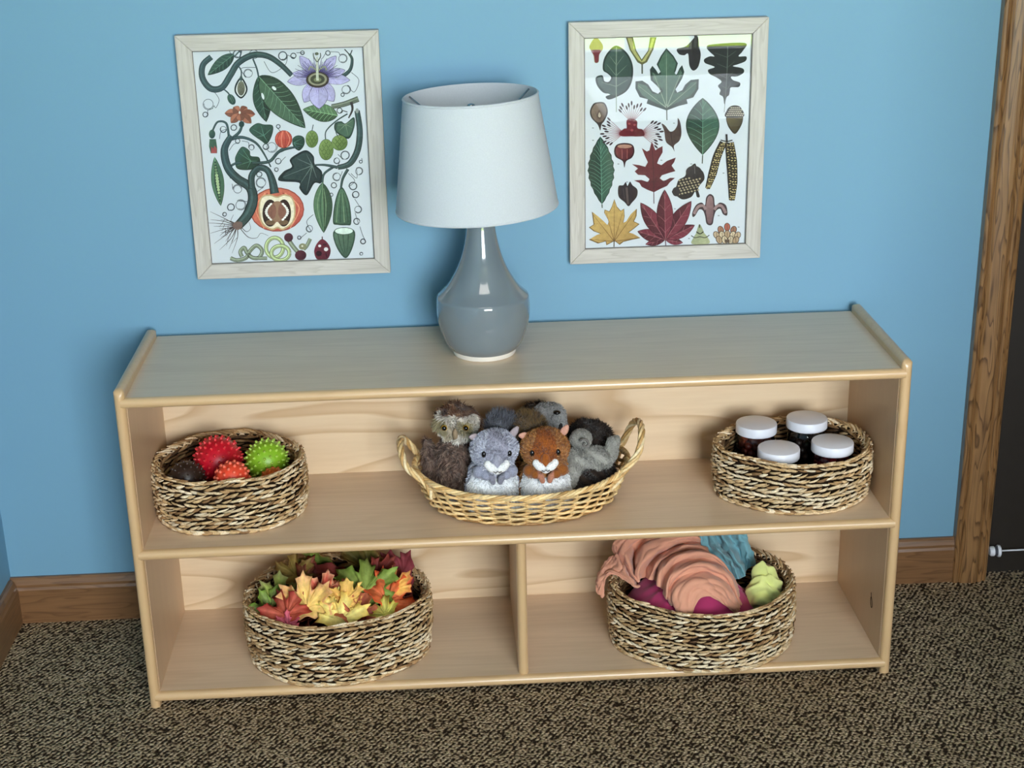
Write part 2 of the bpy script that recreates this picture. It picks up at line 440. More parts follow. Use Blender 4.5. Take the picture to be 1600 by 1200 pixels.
# ------------------------------------------------------------------ lamp
M['glaze'] = m_plain('grey_ceramic_glaze', (116, 126, 131), 0.10, .6, .03, 12, 0, Coat_Weight=.6, Coat_Roughness=.03)
M['bisque'] = m_plain('unglazed_white_clay', (226, 218, 205), .7)
def m_shade():
    m, nt, b, L = newmat('white_linen_shade'); v = coords(nt, L, (1, 1, 1))
    w1 = N(nt, 'ShaderNodeTexNoise'); w1.inputs['Scale'].default_value = 500; L(v, w1.inputs['Vector'])
    c = lin((216, 220, 224)); r = ramp(nt, [(.3, tuple(x * .94 for x in c)), (.7, c)])
    L(w1.outputs['Fac'], r.inputs['Fac']); L(r.outputs['Color'], b.inputs['Base Color'])
    b.inputs['Roughness'].default_value = .9; b.inputs['Specular IOR Level'].default_value = .1
    tr = N(nt, 'ShaderNodeBsdfTranslucent'); tr.inputs['Color'].default_value = c + (1,)
    mx = N(nt, 'ShaderNodeMixShader'); mx.inputs[0].default_value = .18
    out = nt.nodes['Material Output']; L(b.outputs[0], mx.inputs[1]); L(tr.outputs[0], mx.inputs[2]); L(mx.outputs[0], out.inputs['Surface'])
    bump(nt, L, b, w1.outputs['Fac'], .15, .0005); return m
M['shade'] = m_shade()
M['chrome'] = m_plain('brushed_nickel', (180, 182, 186), .2, .5, .02, 30, 0, Metallic=1.0)
M['bulb'] = m_plain('frosted_bulb_glass', (235, 235, 230), .3)
lp = thing('table_lamp', 'grey ceramic table lamp with white drum shade on the shelf top', 'lamp', (-.0447, .1580, ZT))
body = catmull([(.0515, .0085), (.0545, .011), (.0625, .022), (.0705, .045), (.0742, .064), (.0748, .080), (.0738, .094)], 5).tolist()
neck = catmull([(.0725, .0975), (.066, .1035), (.0575, .1125), (.048, .127), (.0395, .143), (.0325, .161), (.0268, .182), (.0228, .205), (.0212, .228), (.0205, .238)], 5).tolist()
MB().lathe([(.001, .0085)] + body + neck + [(.001, .2385)], 64, caps=False).obj('ceramic_body', M['glaze'], lp, auto=60)
MB().lathe([(.046, 0), (.0495, .0005), (.0505, .003), (.0505, .0085), (.046, .009)], 64).obj('foot_ring', M['bisque'], lp, auto=50)
MB().lathe([(.017, .238), (.017, .246), (.012, .248), (.009, .252), (.009, .262), (.0165, .264), (.0165, .31), (.012, .313)], 32).obj('socket', M['chrome'], lp, auto=40)
MB().lathe([(.011, .312), (.015, .325), (.026, .35), (.028, .368), (.022, .388), (.001, .396)], 24).obj('bulb', M['bulb'], lp)
zb0, zt0 = .7765 - ZT, .9530 - ZT
n = 96
rb, rt = .1262, .1030
prof = [(rb, zb0), (rb + .0006, zb0 + .003), (rt + .0006, zt0 - .003), (rt, zt0), (rt - .0012, zt0), (rt - .0016, zt0 - .003), (rb - .0016, zb0 + .003), (rb - .0012, zb0), (rb, zb0)]
tilt = Matrix.Rotation(math.radians(-1.8), 4, 'Y')
def tiltv(o):
    o.data.transform(Matrix.Translation((-.005, 0, zb0)) @ tilt @ Matrix.Translation((0, 0, -zb0))); return o
shade = tiltv(MB().lathe(prof, n, caps=False).obj('lamp_shade', M['shade'], lp, auto=60))
for z, r in ((zb0 + .002, rb), (zt0 - .002, rt)):
    tiltv(MB().tube([(r * math.cos(t), r * math.sin(t), z) for t in np.linspace(0, 2 * PI, 97)[:-1]], .0016, 8, closed=True).obj('shade_trim', M['shade'], shade))
zs = zt0 - .040
for a in (24, 158, 272):
    t = math.radians(a)
    tiltv(MB().tube([((rt - .002) * math.cos(t), (rt - .002) * math.sin(t), zt0 - .004), (.06 * math.cos(t), .06 * math.sin(t), zs + .003), (.012 * math.cos(t), .012 * math.sin(t), zs)], .0014, 8).obj('spider_arm', M['chrome'], shade))
tiltv(MB().lathe([(.013, zs - .002), (.013, zs + .002), (.006, zs + .003), (.006, zs + .008), (.009, zs + .011), (.009, zs + .019), (.005, zs + .025), (.001, zs + .026)], 24).obj('finial', M['chrome'], shade, auto=40))
for sx in (-1, 1):
    MB().tube(catmull([(sx * .012, 0, .25), (sx * .040, 0, .29), (sx * .045, 0, .34), (sx * .030, 0, zs - .014), (sx * .002, 0, zs - .002)], 8), .0013, 8).obj('harp', M['chrome'], lp)

# ------------------------------------------------------------------ framed botanical prints
M['frame'] = m_wood('whitewashed_frame', (206, 201, 192), (150, 142, 130), 'x', .6, 8, .35, 1.2, 0, 5, 14)
M['frame_z'] = m_wood('whitewashed_frame_upright', (206, 201, 192), (150, 142, 130), 'z', .6, 8, .35, 1.2, 0, 5, 14)
M['paper'] = m_plain('white_art_paper', (210, 216, 220), .75, .2, .01, 20)
M['frame_lip'] = m_plain('dark_inner_lip', (70, 64, 58), .6)
def m_glass():
    m, nt, b, L = newmat('picture_glass'); nt.nodes.remove(b)
    f = N(nt, 'ShaderNodeFresnel'); f.inputs['IOR'].default_value = 1.5
    t = N(nt, 'ShaderNodeBsdfTransparent'); g = N(nt, 'ShaderNodeBsdfGlossy'); g.inputs['Roughness'].default_value = 0.0
    nz = N(nt, 'ShaderNodeTexNoise'); nz.inputs['Scale'].default_value = 3
    rr = ramp(nt, [(0, (.99, .995, .995)), (1, (1, 1, 1))]); L(nz.outputs['Fac'], rr.inputs['Fac']); L(rr.outputs['Color'], t.inputs['Color'])
    gm = N(nt, 'ShaderNodeNewGeometry'); sb = N(nt, 'ShaderNodeMath', operation='SUBTRACT'); sb.inputs[0].default_value = 1.0; L(gm.outputs['Backfacing'], sb.inputs[1])
    ml = N(nt, 'ShaderNodeMath', operation='MULTIPLY'); L(f.outputs[0], ml.inputs[0]); L(sb.outputs[0], ml.inputs[1])
    mx = N(nt, 'ShaderNodeMixShader'); L(ml.outputs[0], mx.inputs[0]); L(t.outputs[0], mx.inputs[1]); L(g.outputs[0], mx.inputs[2])
    L(mx.outputs[0], nt.nodes['Material Output'].inputs['Surface']); return m
M['glass'] = m_glass()
M['ink'] = m_attr('printed_ink', .7, .2, .12, 220)

def framed(label, x0, x1, z0, z1, fw):
    w, h = x1 - x0, z1 - z0; d = .019
    t = thing('framed_print', label, 'picture', ((x0 + x1) / 2, YW, z0), group=None)
    X = w / 2
    for k in range(4):
        if k == 0: v = [(-X, 0), (X, 0), (X - fw, fw), (-X + fw, fw)]
        if k == 1: v = [(X, 0), (X, h), (X - fw, h - fw), (X - fw, fw)]
        if k == 2: v = [(X, h), (-X, h), (-X + fw, h - fw), (X - fw, h - fw)]
        if k == 3: v = [(-X, h), (-X, 0), (-X + fw, fw), (-X + fw, h - fw)]
        V = [(a, -d, b) for a, b in v] + [(a, -.0005, b) for a, b in v]
        o = MB().add(V, [(0, 1, 2, 3), (7, 6, 5, 4), (0, 4, 5, 1), (1, 5, 6, 2), (2, 6, 7, 3), (3, 7, 4, 0)]).obj('frame_rail', M['frame' if k % 2 == 0 else 'frame_z'], t, smooth=False)
        bevel(o, .0012, 2)
    p = MB().box(-X + fw - .004, X - fw + .004, -.011, -.009, fw - .004, h - fw + .004).obj('print', M['paper'], t, smooth=False)
    MB().box(-X + fw - .003, X - fw + .003, -.0165, -.0145, fw - .003, h - fw + .003).obj('glass', M['glass'], t, smooth=False)
    # thin dark rebate line round the opening
    mb = MB(); a, b2 = X - fw, h - fw
    for (u0, u1, v0, v1) in ((-a, a, fw, fw + .0008), (-a, a, b2 - .0008, b2), (-a, -a + .0008, fw, b2), (a - .0008, a, fw, b2)):
        mb.box(u0, u1, -.0175, -.0166, v0, v1)
    mb.obj('rebate', M['frame_lip'], t, smooth=False)
    return t, p, (X - fw, fw, h - fw)
picA, prA, opA = framed('framed botanical print with pumpkin, vines and purple passion flower', -.5163, -.1947, .6346, 1.035, .0255)
picB, prB, opB = framed('framed botanical print of autumn leaves, acorns and seeds', .1081, .4316, .6383, 1.0384, .0255)

# ------------------------------------------------------------------ woven baskets
M['seagrass'] = m_attr('dried_seagrass', .65, .3, .22, 420, .12)
M['gap_shade_and_base'] = m_plain('dark_gap_shade_and_base', (44, 32, 22), .9, .1, .3, 120)
M['willow'] = m_attr('peeled_willow', .45, .4, .18, 200, .1)
STRAW = [lin(c) for c in ((238, 219, 186), (224, 198, 158), (204, 172, 126), (176, 140, 96), (138, 104, 68), (94, 68, 44))]
def seagrass_basket(label, cx, cy, z, at, bt, ab, bb, h, seed):
    rnd = random.Random(seed)
    t = thing('seagrass_basket', label, 'basket', (cx, cy, z), group='round seagrass baskets on the shelf')
    def ring(u, th, off=0.0):     # u 0 bottom .. 1 top
        wob = .0025 * math.sin(3 * th + seed) + .0015 * math.sin(5 * th + seed * 2)
        bul = .004 * math.sin(PI * u)
        a = ab + (at - ab) * u + bul + wob + off; b = bb + (bt - bb) * u + bul + wob + off
        return a * math.cos(th), b * math.sin(th)
    hw = h - .008
    def zz(u, th): return .003 + u * hw + .0018 * math.sin(2 * th + seed * 1.3) * u + .001 * math.sin(7 * th + u * 5)
    mb = MB(); k = 72
    P = [[ring(u, 2 * PI * i / k, -.0055) + (zz(u, 2 * PI * i / k),) for i in range(k)] for u in np.linspace(0, 1, 8)]
    mb.grid(P, wrap=True); mb.obj('gap_shade_shell', M['gap_shade_and_base'], t)  # added dark shell behind the strands, standing in for shade in the gaps
    mb = MB().lathe([(.001, .0028), (.97, .0028)], k, ax=ab - .006, ay=bb - .006, caps=False); mb.lathe([(.001, .0012), (.97, .0012)], k, ax=ab - .006, ay=bb - .006, caps=False)
    mb.obj('bottom', M['gap_shade_and_base'], t)
    rows = int(round(hw / .0080)); per = PI * (at + bt)
    ns = int(per / .0108)
    wv = MB()
    def strand(mb, th0, dth, u0, u1, off0, off1, r, col, zadd=0.0, seg=5, bulge=.003, dz=0.0):
        pts = []
        for i in range(seg):
            s = i / (seg - 1); th = th0 + dth * s; u = u0 + (u1 - u0) * s
            x, y = ring(min(max(u, 0), 1), th, off0 + (off1 - off0) * s + bulge * math.sin(PI * s))
            pts.append((x, y, zz(u, th) + zadd + dz * (s - .5)))
        rr = [r * .35, r * .9, r, r * .85, r * .3] if seg == 5 else [r * (.35 + .65 * math.sin(PI * (i + .3) / (seg - .4))) for i in range(seg)]
        mb.tube(pts, rr, 5, col, flat=1.0)
    for j in range(rows):
        u = (j + .5) / rows; sl = .30 / rows * (1 if (j % 3) else -.6)
        ph = rnd.random()
        tone = rnd.uniform(-.6, .6)
        for i in range(ns):
            th0 = 2 * PI * (i + ph + rnd.uniform(-.2, .2)) / ns
            dth = 2 * PI / ns * rnd.uniform(1.25, 2.1)
            ci = min(5, max(0, rnd.gauss(2.1 + tone + 1.0 * math.sin(th0 * 2.3 + j * .7 + seed) * .5, 1.15)))
            c = np.array(STRAW[int(ci)]) * rnd.uniform(.75, 1.08)
            du = rnd.uniform(-.15, .15) / rows
            strand(wv, th0, dth, u - sl * rnd.uniform(.7, 1.3) + du, u + sl * rnd.uniform(.7, 1.3) + du, rnd.uniform(-.0022, .0012), rnd.uniform(-.0022, .0012), rnd.uniform(.0017, .0029), c)
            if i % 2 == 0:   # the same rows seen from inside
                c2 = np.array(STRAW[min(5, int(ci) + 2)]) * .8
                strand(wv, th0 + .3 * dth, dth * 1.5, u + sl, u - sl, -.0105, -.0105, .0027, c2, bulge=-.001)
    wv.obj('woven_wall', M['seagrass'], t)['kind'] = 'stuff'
    rim = MB(); nr = int(per / .0145)
    for q in range(3):
        for i in range(nr):
            th0 = 2 * PI * (i + q / 3 + rnd.uniform(-.12, .12)) / nr
            c = np.array(STRAW[min(5, max(0, int(rnd.gauss(2.3, 1.2))))]) * rnd.uniform(.85, 1.1)
            o0, o1 = ((-.011, .004), (.004, -.011), (-.006, -.001))[q]
            strand(rim, th0, 2 * PI / nr * 1.7, 1.0, 1.0, o0, o1, rnd.uniform(.0018, .0029), c, zadd=(.0012, .0010, .0034)[q] + rnd.uniform(-.0012, .0012), bulge=.0014, dz=(.0075, -.0075, .005)[q])
    rim.obj('braided_rim', M['seagrass'], t)['kind'] = 'stuff'
    foot = MB(); 
    for i in range(nr):
        th0 = 2 * PI * (i + rnd.uniform(-.15, .15)) / nr
        c = np.array(STRAW[min(5, max(0, int(rnd.gauss(1.8, 1.2))))])
        strand(foot, th0, 2 * PI / nr * 1.6, 0.0, 0.0, -.001, .001, .0036, c, zadd=.0008 + rnd.uniform(0, .0005), bulge=.0015, dz=.002)
    foot.obj('bottom_braid', M['seagrass'], t)['kind'] = 'stuff'
    return t
seagrass_basket('round seagrass basket holding bumpy rubber balls, left end of middle shelf', -.4700, .1535, ZM, .1205, .1085, .1190, .1070, .0930, 3)
seagrass_basket('round seagrass basket holding four white-lidded jars', .4630, .1362, ZM, .1265, .1060, .1230, .1030, .0890, 5)
seagrass_basket('large seagrass basket full of artificial maple leaves on the bottom shelf', -.3063, .1220, ZB, .1530, .1290, .1470, .1240, .1130, 8)
seagrass_basket('large seagrass basket of crumpled cloths on the bottom shelf', .3126, .1130, ZB, .1525, .1310, .1505, .1290, .1110, 11)

def wicker_basket():
    cx, cy = .0103, .1420; at, bt, ab, bb, h = .1765, .1275, .1480, .1060, .0540
    t = thing('wicker_basket', 'golden oval wicker tray basket with two twisted handles holding plush animals', 'basket', (cx, cy, ZM))
    rnd = random.Random(4)
    WC = [lin(c) for c in ((238, 208, 152), (224, 188, 130), (204, 162, 102), (178, 134, 80), (246, 224, 178))]
    def rise(th): return .011 * math.cos(th) ** 4
    def pt(u, th, off=0):
        a = ab + (at - ab) * (u ** .8) + off; b = bb + (bt - bb) * (u ** .8) + off
        return (a * math.cos(th), b * math.sin(th), .004 + u * (h + rise(th)))
    ns = 38
    st = MB()
    for i in range(ns):
        th = 2 * PI * (i + .5) / ns
        st.tube([pt(u, th) for u in np.linspace(0, 1, 6)], .0019, 6, WC[rnd.randrange(4)])
    st.obj('stakes', M['willow'], t)['kind'] = 'stuff'
    rows = 10
    for j in range(rows):
        u = (j + .6) / (rows + .4); k = ns * 4; ph = rnd.random()
        base = rnd.randrange(2)
        pts, cols = [], []
        for i in range(k):
            th = 2 * PI * i / k
            off = 0.0046 * math.cos(ns / 2 * th + PI * (j % 2) + PI / ns * 0)
            p = pt(u, th, off); pts.append((p[0], p[1], p[2] + .0009 * math.sin(ns * th * .5 + j) + rnd.uniform(-.0004, .0004)))
            cc = np.array(WC[base]) * (1 + .22 * math.sin(th * 3.7 + j * 2.1 + ph * 6)); cols.append(cc)
        MB().tube(pts, .0023, 6, np.array(cols), closed=True).obj('weaver', M['willow'], t)
    # solid woven bottom: concentric rods
    b = MB()
    for q in np.linspace(.06, .98, 26):
        k = 60; b.tube([(ab * q * math.cos(2 * PI * i / k), bb * q * math.sin(2 * PI * i / k), .0026 + .0006 * math.cos(15 * 2 * PI * i / k)) for i in range(k)], .0025, 5, np.array(WC[rnd.randrange(4)]) * .8, closed=True)
    b.obj('woven_bottom', M['willow'], t)['kind'] = 'stuff'
    # rolled border of four twisting rods
    for q in range(4):
        k = 240; pts = []
        for i in range(k):
            th = 2 * PI * i / k; a = q * PI / 2 + 22 * th
            p = pt(1, th, .0028 * math.cos(a)); pts.append((p[0], p[1], p[2] + .0010 + .0028 * math.sin(a)))
        cols = [np.array(WC[q % 3]) * (1 + .2 * math.sin(i * .21 + q)) for i in range(k)]
        MB().tube(pts, .0024, 6, np.array(cols), closed=True).obj('border_rod', M['willow'], t)
    # twisted handles, one at each end
    for sg, top, lean in ((-1, .112, .020), (1, .126, .020)):
        pth = catmull([(sg * (at - .030), -.066, h - .016), (sg * (at - .018), -.056, h + .006), (sg * (at + lean * .55), -.048, h + (top - h) * .55), (sg * (at + lean), -.024, top - .004), (sg * (at + lean), .010, top), (sg * (at + lean * .6), .034, top - .014), (sg * (at - .004), .044, h + .018), (sg * (at - .020), .050, h - .012)], 12)
        T = np.gradient(pth, axis=0); T /= np.linalg.norm(T, axis=1)[:, None]
        ux = np.array((1.0, 0, 0)); mbh = MB()
        for q in range(4):
            pts = []
            for i in range(len(pth)):
                u = ux - T[i] * (ux @ T[i]); u /= np.linalg.norm(u); w = np.cross(T[i], u); a = q * PI / 2 + i * .30
                pts.append(pth[i] + .0033 * (math.cos(a) * u + math.sin(a) * w))
            mbh.tube(pts, .0029, 6, np.array(WC[(q * 2) % 5]) * .92)
        ho = mbh.obj('handle', M['willow'], t)
    return t
wicker_basket()

# ------------------------------------------------------------------ where a photo pixel meets a plane of the room
_R = cam.rotation_euler.to_matrix()
def at(px, py, Y=None, Z=None):
    d = _R @ Vector(((px - 800) / 2350.0, -(py - 600) / 2350.0, -1)); o = cam.location
    t = (Y - o.y) / d.y if Y is not None else (Z - o.z) / d.z
    return np.array(o + d * t)

# ------------------------------------------------------------------ bumpy rubber balls
def m_rubber(name, col):
    return m_plain(name, col, .38, .5, .06, 60, 0, Subsurface_Weight=.0)
def fib(n):
    i = np.arange(n) + .5; ph = np.arccos(1 - 2 * i / n); th = PI * (1 + 5 ** .5) * i
    return np.c_[np.cos(th) * np.sin(ph), np.sin(th) * np.sin(ph), np.cos(ph)]
def bumpy_ball(label, c, r, col, nubc, nn, nr, nh, round_=False, seed=0):
    o = thing('bumpy_ball', label, 'ball', (c[0], c[1], c[2]), group='bumpy balls in the seagrass basket')
    o.rotation_euler = (seed * .7, seed * 1.1, seed * .5)
    MB().ball((0, 0, 0), r, 40, 24).obj('ball_body', m_rubber('rubber_' + label.split()[0], col), o)
    mb = MB()
    for d in fib(nn):
        d = np.array(d); u = np.cross(d, (0, 0, 1.0) if abs(d[2]) < .9 else (1.0, 0, 0)); u /= np.linalg.norm(u); w = np.cross(d, u)
        prof = ((1.25, -.0012), (1.0, nh * .35), (.72, nh * .8), (.3, nh)) if not round_ else ((1.0, -.001), (1.0, nh * .4), (.8, nh * .8), (.35, nh))
        V = []
        for k, hh in prof:
            for a in np.linspace(0, 2 * PI, 8, endpoint=False): V.append(d * (r + hh) + nr * k * (u * math.cos(a) + w * math.sin(a)))
        V.append(d * (r + nh * 1.06)); q = len(prof)
        f = [(j * 8 + i, j * 8 + (i + 1) % 8, (j + 1) * 8 + (i + 1) % 8, (j + 1) * 8 + i) for j in range(q - 1) for i in range(8)] + [((q - 1) * 8 + i, (q - 1) * 8 + (i + 1) % 8, q * 8) for i in range(8)]
        mb.add(V, f)
    mb.obj('nubs', m_rubber('rubber_nub_' + label.split()[0], nubc), o)['kind'] = 'stuff'
    return o
bumpy_ball('red rubber ball covered in short spikes, largest in the basket', at(341, 719, Y=.172), .0385, (205, 22, 44), (226, 56, 62), 150, .0022, .0042, seed=1)
bumpy_ball('lime green rubber ball covered in short spikes', at(417, 719, Y=.165), .0340, (142, 190, 44), (176, 212, 84), 130, .0021, .0040, seed=2)
bumpy_ball('orange rubber ball with round knobs, in front of the red ball', at(363, 748, Y=.088), .0270, (226, 74, 48), (240, 112, 84), 80, .0028, .0034, True, seed=3)
bumpy_ball('brown-black rubber ball in shadow at the left of the basket', at(292, 748, Y=.115), .0290, (46, 32, 26), (58, 42, 34), 100, .0020, .0030, seed=4)
bumpy_ball('burnt-orange ball half hidden behind the basket rim under the green ball', at(428, 752, Y=.112), .0225, (196, 92, 36), (206, 104, 44), 80, .0022, .0020, True, seed=5)

# ------------------------------------------------------------------ jars with white screw lids
def m_jar():
    m, nt, b, L = newmat('jar_glass'); nt.nodes.remove(b)
    f = N(nt, 'ShaderNodeFresnel'); f.inputs['IOR'].default_value = 1.45
    t = N(nt, 'ShaderNodeBsdfTransparent'); g = N(nt, 'ShaderNodeBsdfGlossy'); g.inputs['Roughness'].default_value = .03
    nz = N(nt, 'ShaderNodeTexNoise'); rr = ramp(nt, [(0, (.90, .88, .86)), (1, (.94, .93, .92))]); L(nz.outputs['Fac'], rr.inputs['Fac']); L(rr.outputs['Color'], t.inputs['Color'])
    mx = N(nt, 'ShaderNodeMixShader'); L(f.outputs[0], mx.inputs[0]); L(t.outputs[0], mx.inputs[1]); L(g.outputs[0], mx.inputs[2]); L(mx.outputs[0], nt.nodes['Material Output'].inputs['Surface']); return m
M['jar'] = m_jar(); M['bead'] = m_attr('dark_seeds', .4, .5, .1)
def jar(label, top, cols, seed):
    zt = top[2]; hh = zt - (ZM + .0045)
    o = thing('glass_jar', label, 'jar', (top[0], top[1], ZM + .0045), group='white-lidded jars in the seagrass basket')
    R = .0318
    MB().lathe([(.001, .0005), (R - .004, .0005), (R, .004), (R, hh - .030), (R - .001, hh - .026), (R - .0035, hh - .022), (R - .0035, hh - .006)], 40, caps=False).obj('jar_body', M['jar'], o, auto=50)
    mb = MB().lathe([(.0335, hh - .0165), (.0343, hh - .0155), (.0343, hh - .0022), (.0336, hh - .0006), (.0322, hh), (.00002, hh)], 64, caps=False)
    mb.obj('lid', M['white_plastic'], o, auto=35)
    MB().lathe([(.0336, hh - .0165), (.0300, hh - .0166)], 48, caps=False).obj('lid_rim', M['white_plastic'], o)
    rnd = random.Random(seed); mb = MB()
    for lv in range(6):
        for i in range(9):
            a = 2 * PI * i / 9 + lv * .35; r0 = .0215 * (1 if i % 3 else .93)
            c = np.array(lin(rnd.choice(cols))) * rnd.uniform(.7, 1.2)
            mb.ball((r0 * math.cos(a), r0 * math.sin(a), .009 + lv * .0112), (.0080, .0080, .0070), 8, 6, c)
        mb.ball((0, 0, .010 + lv * .0112), .0125, 8, 6, lin(cols[0]))
    mb.obj('contents', M['bead'], o)['kind'] = 'stuff'
    return o
jar('white-lidded jar of red-brown seeds, back left of the four', at(1182, 660, Y=.176), [(150, 64, 44), (128, 48, 36), (104, 40, 30)], 1)
jar('white-lidded jar of dark seeds, back right of the four', at(1261, 652, Y=.182), [(30, 22, 20), (40, 28, 24), (24, 18, 18)], 2)
jar('white-lidded jar of dark seeds, front left of the four', at(1217, 699, Y=.094), [(34, 24, 20), (44, 28, 22)], 3)
jar('white-lidded jar of deep red beads, front right of the four', at(1301, 689, Y=.104), [(130, 22, 34), (104, 16, 28), (150, 34, 44)], 4)

# ------------------------------------------------------------------ artificial maple leaves
M['leaf'] = m_attr('silk_maple_leaf', .7, .2, .22, 90, .35)
HALF = [(0, 1), (.06, .86), (.19, .82), (.155, .68), (.17, .50), (.27, .55), (.32, .67), (.44, .62), (.66, .71), (.59, .54), (.70, .43), (.52, .31), (.41, .20), (.52, .17), (.63, .18), (.57, .04), (.64, -.09), (.40, -.09), (.17, -.17), (.05, -.10)]
OUT = np.array(HALF + [(0, -.09)] + [(-x, y) for x, y in HALF[::-1][:-1]])
def maple(label, P, size, roll, pitch, yaw, c0, c1, seed, curl=.25, fold=.10, group='artificial maple leaves in the basket', cup=0, cr=.28):
    """roll: turn of the tip in the leaf's own plane; pitch: 90 = standing facing the room; yaw: turn about the vertical"""
    rnd = random.Random(seed); cen = np.array((0, .12)); rings = (0.0, .22, .45, .7, .88, 1.0)
    D2 = []
    for i in range(len(OUT)):
        a, b = OUT[i], OUT[(i + 1) % len(OUT)]; D2 += [a, (a + b) / 2]
    D2 = np.array(D2); n = len(D2); V = []; cols = []
    veins = np.radians([90, 42, 138, -2, 182]); k1, k2 = rnd.uniform(0, 6), rnd.uniform(0, 6)
    a0, a1 = np.array(lin(c0)), np.array(lin(c1))
    for s in rings[1:]:
        for p in D2:
            q = cen + (p - cen) * s; d = p - cen; ang = math.atan2(d[1], d[0]); rr = np.linalg.norm(q - cen)
            dv = min(abs((ang - v + PI) % (2 * PI) - PI) for v in veins)
            z = fold * s * (min(dv, .4) / .4 - .5) * .6 + curl * rr * rr * math.sin(ang * 1.0 + k1) + .09 * rr * math.sin(3 * ang + k2) * s + cup * rr * rr
            z += .035 * math.sin(q[0] * 14 + k1) * math.sin(q[1] * 12 + k2) + .05 * math.sin(q[0] * 6 + 5 * q[1] + k2)
            z += cr * s * (abs(math.sin(q[0] * 4.2 + k2)) - .5) * (.5 + rr)
            V.append((q[0], q[1], z)); t = min(1, max(0, (s - .62) / .38 + rnd.uniform(-.12, .12)))
            c = a0 * (1 - t) + a1 * t
            if dv < .10: c = c * 1.18 + .02
            cols.append(np.clip(c, 0, 1))
    V.append((cen[0], cen[1], 0)); cols.append(np.clip(a0 * 1.1, 0, 1)); m = len(rings) - 1
    f = [((m) * n, i, (i + 1) % n) for i in range(n)]
    f += [(j * n + i, (j + 1) * n + i, (j + 1) * n + (i + 1) % n, j * n + (i + 1) % n) for j in range(m - 1) for i in range(n)]
    V = (np.array(V) - np.array((0, .25, 0))) * size
    o = MB().add(V, f, np.array(cols)).obj('maple_leaf', M['leaf'])
    md = o.modifiers.new('thickness', 'SOLIDIFY'); md.thickness = .0006
    o.rotation_mode = 'QUATERNION'
    o.rotation_quaternion = (Matrix.Rotation(math.radians(yaw), 4, 'Z') @ Matrix.Rotation(math.radians(pitch), 4, 'X') @ Matrix.Rotation(math.radians(roll), 4, 'Z')).to_quaternion()
    o.location = P
    return tag(o, label, 'leaf', group)
YEL, OCH, PCH, RST, RED, GRN, OLV, MAR, ORG, PNK, LIM, TAN = (232, 200, 124), (222, 176, 96), (238, 168, 128), (180, 84, 62), (208, 84, 68), (136, 152, 84), (118, 114, 64), (104, 50, 50), (226, 120, 72), (190, 88, 104), (210, 202, 104), (190, 150, 96)
rnd0 = random.Random(12)
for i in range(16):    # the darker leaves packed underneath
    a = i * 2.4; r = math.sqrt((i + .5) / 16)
    maple('dark maroon maple leaf deep down in the leaf basket', (-.3063 + .088 * r * math.cos(a), .122 + .068 * r * math.sin(a), ZB + .052 + .004 * (i % 5) + .012 * r), .088, rnd0.uniform(0, 360), rnd0.uniform(8, 30), rnd0.uniform(-180, 180), (92, 36, 32), (116, 52, 36), 100 + i, .12, .08, 'dark leaves at the bottom of the leaf basket')
